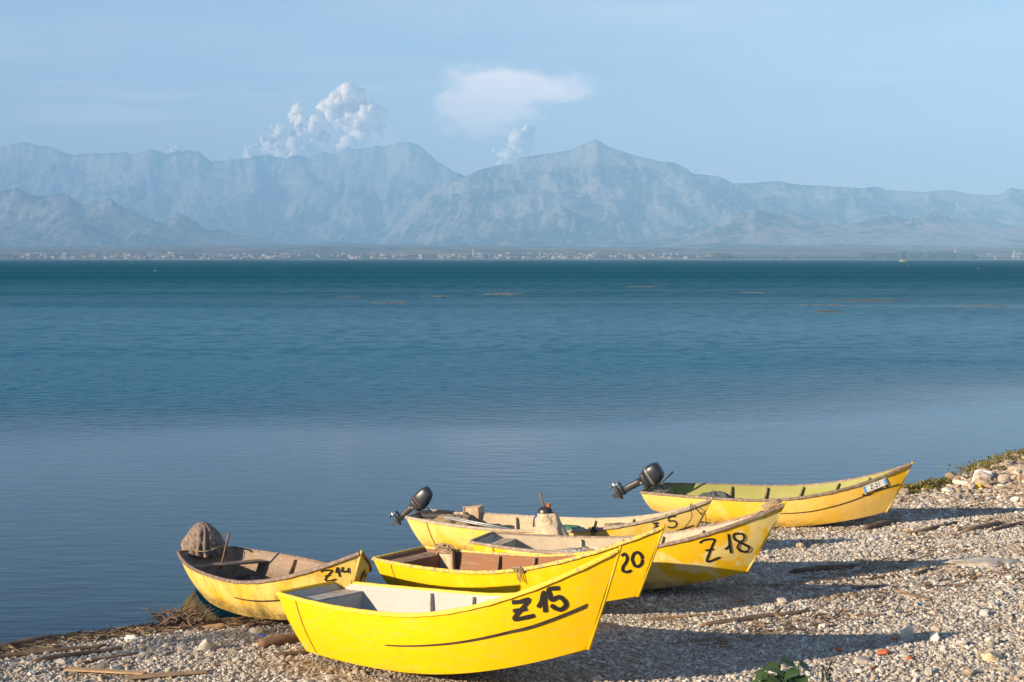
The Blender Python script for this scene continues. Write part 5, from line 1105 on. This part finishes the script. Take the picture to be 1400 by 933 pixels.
# ------------------------------------------------------------------ the far shore: houses, trees, a few towers
m_wall = [simple('house_wall', c_, .8, var=.05) for c_ in ((.56, .52, .47), (.50, .43, .33), (.46, .34, .26), (.38, .38, .38))]
m_roof = [simple('house_roof', c_, .8, var=.1) for c_ in ((.50, .20, .10), (.42, .26, .18), (.60, .58, .55))]
def house_mesh(w_, d_, h_, wm_, rm_, flat):
    mb = MB(); mb.box((0, 0, h_ / 2), (w_, d_, h_), mi=0); o_ = .4; a, b_ = w_ / 2 + o_, d_ / 2 + o_
    if flat: mb.box((0, 0, h_ + .3), (w_ + .5, d_ + .5, .6), mi=1)
    else: mb.add([(-a, -b_, h_), (a, -b_, h_), (a, b_, h_), (-a, b_, h_), (-a + b_ * .7, 0, h_ + d_ * .28), (a - b_ * .7, 0, h_ + d_ * .28)], [(0, 1, 5, 4), (2, 3, 4, 5), (1, 2, 5), (3, 0, 4), (3, 2, 1, 0)], 1)
    for i in range(int(w_ // 4)):                                    # dark openings on the lake side
        for fl in range(int(h_ // 3)): mb.box((-w_ / 2 + 2.4 + i * 4, -d_ / 2 - .05, 1.6 + fl * 3), (1.4, .12, 1.4), mi=2)
    return mb
m_open = simple('window_dark', (.05, .06, .07), .3)
protos = []
for i, (w_, d_, h_, wmi, rmi, fl) in enumerate(((13, 10, 6.5, 0, 0, False), (16, 11, 9, 0, 2, True), (11, 10, 6, 1, 0, False), (18, 12, 9.5, 3, 2, True), (14, 10, 7, 2, 1, False), (12, 10, 9, 0, 1, False))):
    mb = house_mesh(w_, d_, h_, 0, 0, fl); me = bpy.data.meshes.new('house'); me.from_pydata(mb.V, [], mb.F); [me.materials.append(x) for x in (m_wall[wmi], m_roof[rmi], m_open)]
    me.polygons.foreach_set('material_index', np.array(mb.I, np.int32)); me.update(); protos.append(me)
HL = ['small white house with a tiled hip roof in the far shore town', 'pale flat-roofed block in the far shore town', 'cream house with a tiled roof in the far shore town', 'grey-white wide flat-roofed block in the far shore town', 'orange-tinted house with a brown roof in the far shore town', 'tall white house with a brown roof in the far shore town']
rnd = random.Random(12); nh = 0
clusters = [(15, 95), (100, 205), (115, 205), (170, 240), (220, 320), (320, 400), (330, 410), (420, 500), (480, 560), (540, 640), (600, 700), (640, 760), (700, 830), (740, 880), (850, 920), (900, 1010), (1240, 1400)]
for k in range(285):
    cA, cB = clusters[rnd.randrange(len(clusters) - 1)] if rnd.random() > .045 else clusters[-1]; px = rnd.uniform(cA, cB); y = 6080 + 760 * rnd.random() ** 1.6; x = (px - 700) / 1944 * y
    i = rnd.choice((0, 0, 1, 2, 2, 3, 4, 5)); o = bpy.data.objects.new('house', protos[i]); col.objects.link(o); o.location = (x, y, land_z(x, y) - .6); o.rotation_euler.z = rnd.uniform(-.5, .5); o.scale = (rnd.uniform(.85, 1.25),) * 3
    meta(o, HL[i], 'house', 'town houses on the far shore: type %s' % ('white hip roofed', 'pale flat roofed', 'cream tiled', 'wide grey-white', 'orange-tinted', 'tall white')[i])
def tower(label, px, y, h_, w_, m_, spire=True):
    x = (px - 700) / 1944 * y; rt = empty('tower', loc=(x, y, land_z(x, y) - .5)); meta(rt, label, 'tower'); mb = MB(); mb.tube([(0, 0, 0), (0, 0, h_ * .6), (0, 0, h_)], w_, 10, rs=[w_, w_ * .9, w_ * .85]); mb.build('shaft', m_, rt)
    mb = MB(); mb.tube([(0, 0, h_), (0, 0, h_ * 1.02), (0, 0, h_ * 1.25)], w_, 10, rs=[w_ * 1.3, w_ * 1.2, .1]); mb.build('roof', m_roof[0], rt)
tower('slender white tower rising from the middle of the far town', 647, 6300, 34, 3.2, m_wall[0]); tower('orange-topped church tower behind the dark shore trees at right', 1305, 6500, 30, 5, m_wall[2]); tower('pale tower at the right end of the far shore', 1385, 6400, 24, 4, m_wall[0]); tower('short pale tower right of the tall one in the town', 738, 6350, 24, 3.5, m_wall[1])
# low woods along the far shore
m_wood = simple('far_wood_leaves', (.035, .055, .025), .9, scale=.08, c2=(.06, .075, .03)); V = []; Fc = []; r_ = np.random.default_rng(21); V0, F0 = ICO0; parts_v = []; parts_f = []; kk = 0
bands = [(1180, 1330, 22, 420), (1225, 1300, 28, 160), (980, 1000, 22, 30), (960, 1400, 9, 320), (0, 960, 7, 700), (620, 720, 7, 60)]
for a_, b_, h_, n_ in bands:
    for i in range(n_):
        px = r_.uniform(a_, b_); y = 6030 + r_.uniform(0, 150 if h_ > 8 else 700); x = (px - 700) / 1944 * y; z = land_z(x, y); s_ = h_ * r_.uniform(.5, 1.05); v = V0 * (1 + r_.normal(0, .14, (len(V0), 1))) * np.array([s_ * r_.uniform(.6, 1.1), s_ * .7, s_ * .62]) + np.array([x, y, z + s_ * .45]); parts_v.append(v); parts_f.append(F0 + kk); kk += len(V0)
o = big_mesh('far_shore_woods', np.concatenate(parts_v), np.concatenate(parts_f), m_wood); meta(o, kind='stuff')
# small craft and gulls on the lake
c_ = on_z(1233, 357.4, 0); rt = empty('motor_boat', loc=(c_[0], min(c_[1], 2600), 0)); rt.location.x = (1233 - 700) / 1944 * rt.location.y; meta(rt, 'tiny yellow boat far out near the opposite shore', 'boat')
mb = MB(); mb.loft([[(-6, -1.4, 0), (-6, 1.4, 0), (-6, 1.8, 1.6), (-6, -1.8, 1.6)], [(2, -1.6, 0), (2, 1.6, 0), (2, 2, 1.7), (2, -2, 1.7)], [(7, -.1, .5), (7, .1, .5), (7.4, .15, 2.2), (7.4, -.15, 2.2)]]); mb.build('hull', simple('small_boat_yellow', (.85, .62, .05), .5), rt); mb = MB(); mb.box((-2, 0, 2.4), (4, 2.4, 1.6), bev=.2); mb.build('cabin', simple('small_boat_cabin', (.8, .7, .3), .5), rt)
def gull(label, px, py):
    c_ = on_z(px, py, 0); y = c_[1]; s_ = 1.0; rt = empty('gull', loc=(c_[0], y, .05)); meta(rt, label, 'bird', 'white birds resting on the lake'); mb = MB()
    mb.tube([(-.32, 0, .12), (-.2, 0, .10), (0, 0, .12), (.16, 0, .16), (.22, 0, .28), (.25, 0, .36), (.30, 0, .38), (.38, 0, .36)], .1, 10, rs=[.01, .07, .13, .11, .06, .065, .05, .006]); mb.build('body', m_wh, rt, True)
gull('white bird floating at the left, under the far town', 212, 371); gull('white bird floating right of centre near the far shore', 868, 361.5); gull('white bird on the water at the right, below the dark trees', 1337, 368)
gull('white bird on the water right of the centre, beside the yellow boat', 1242, 364.5)
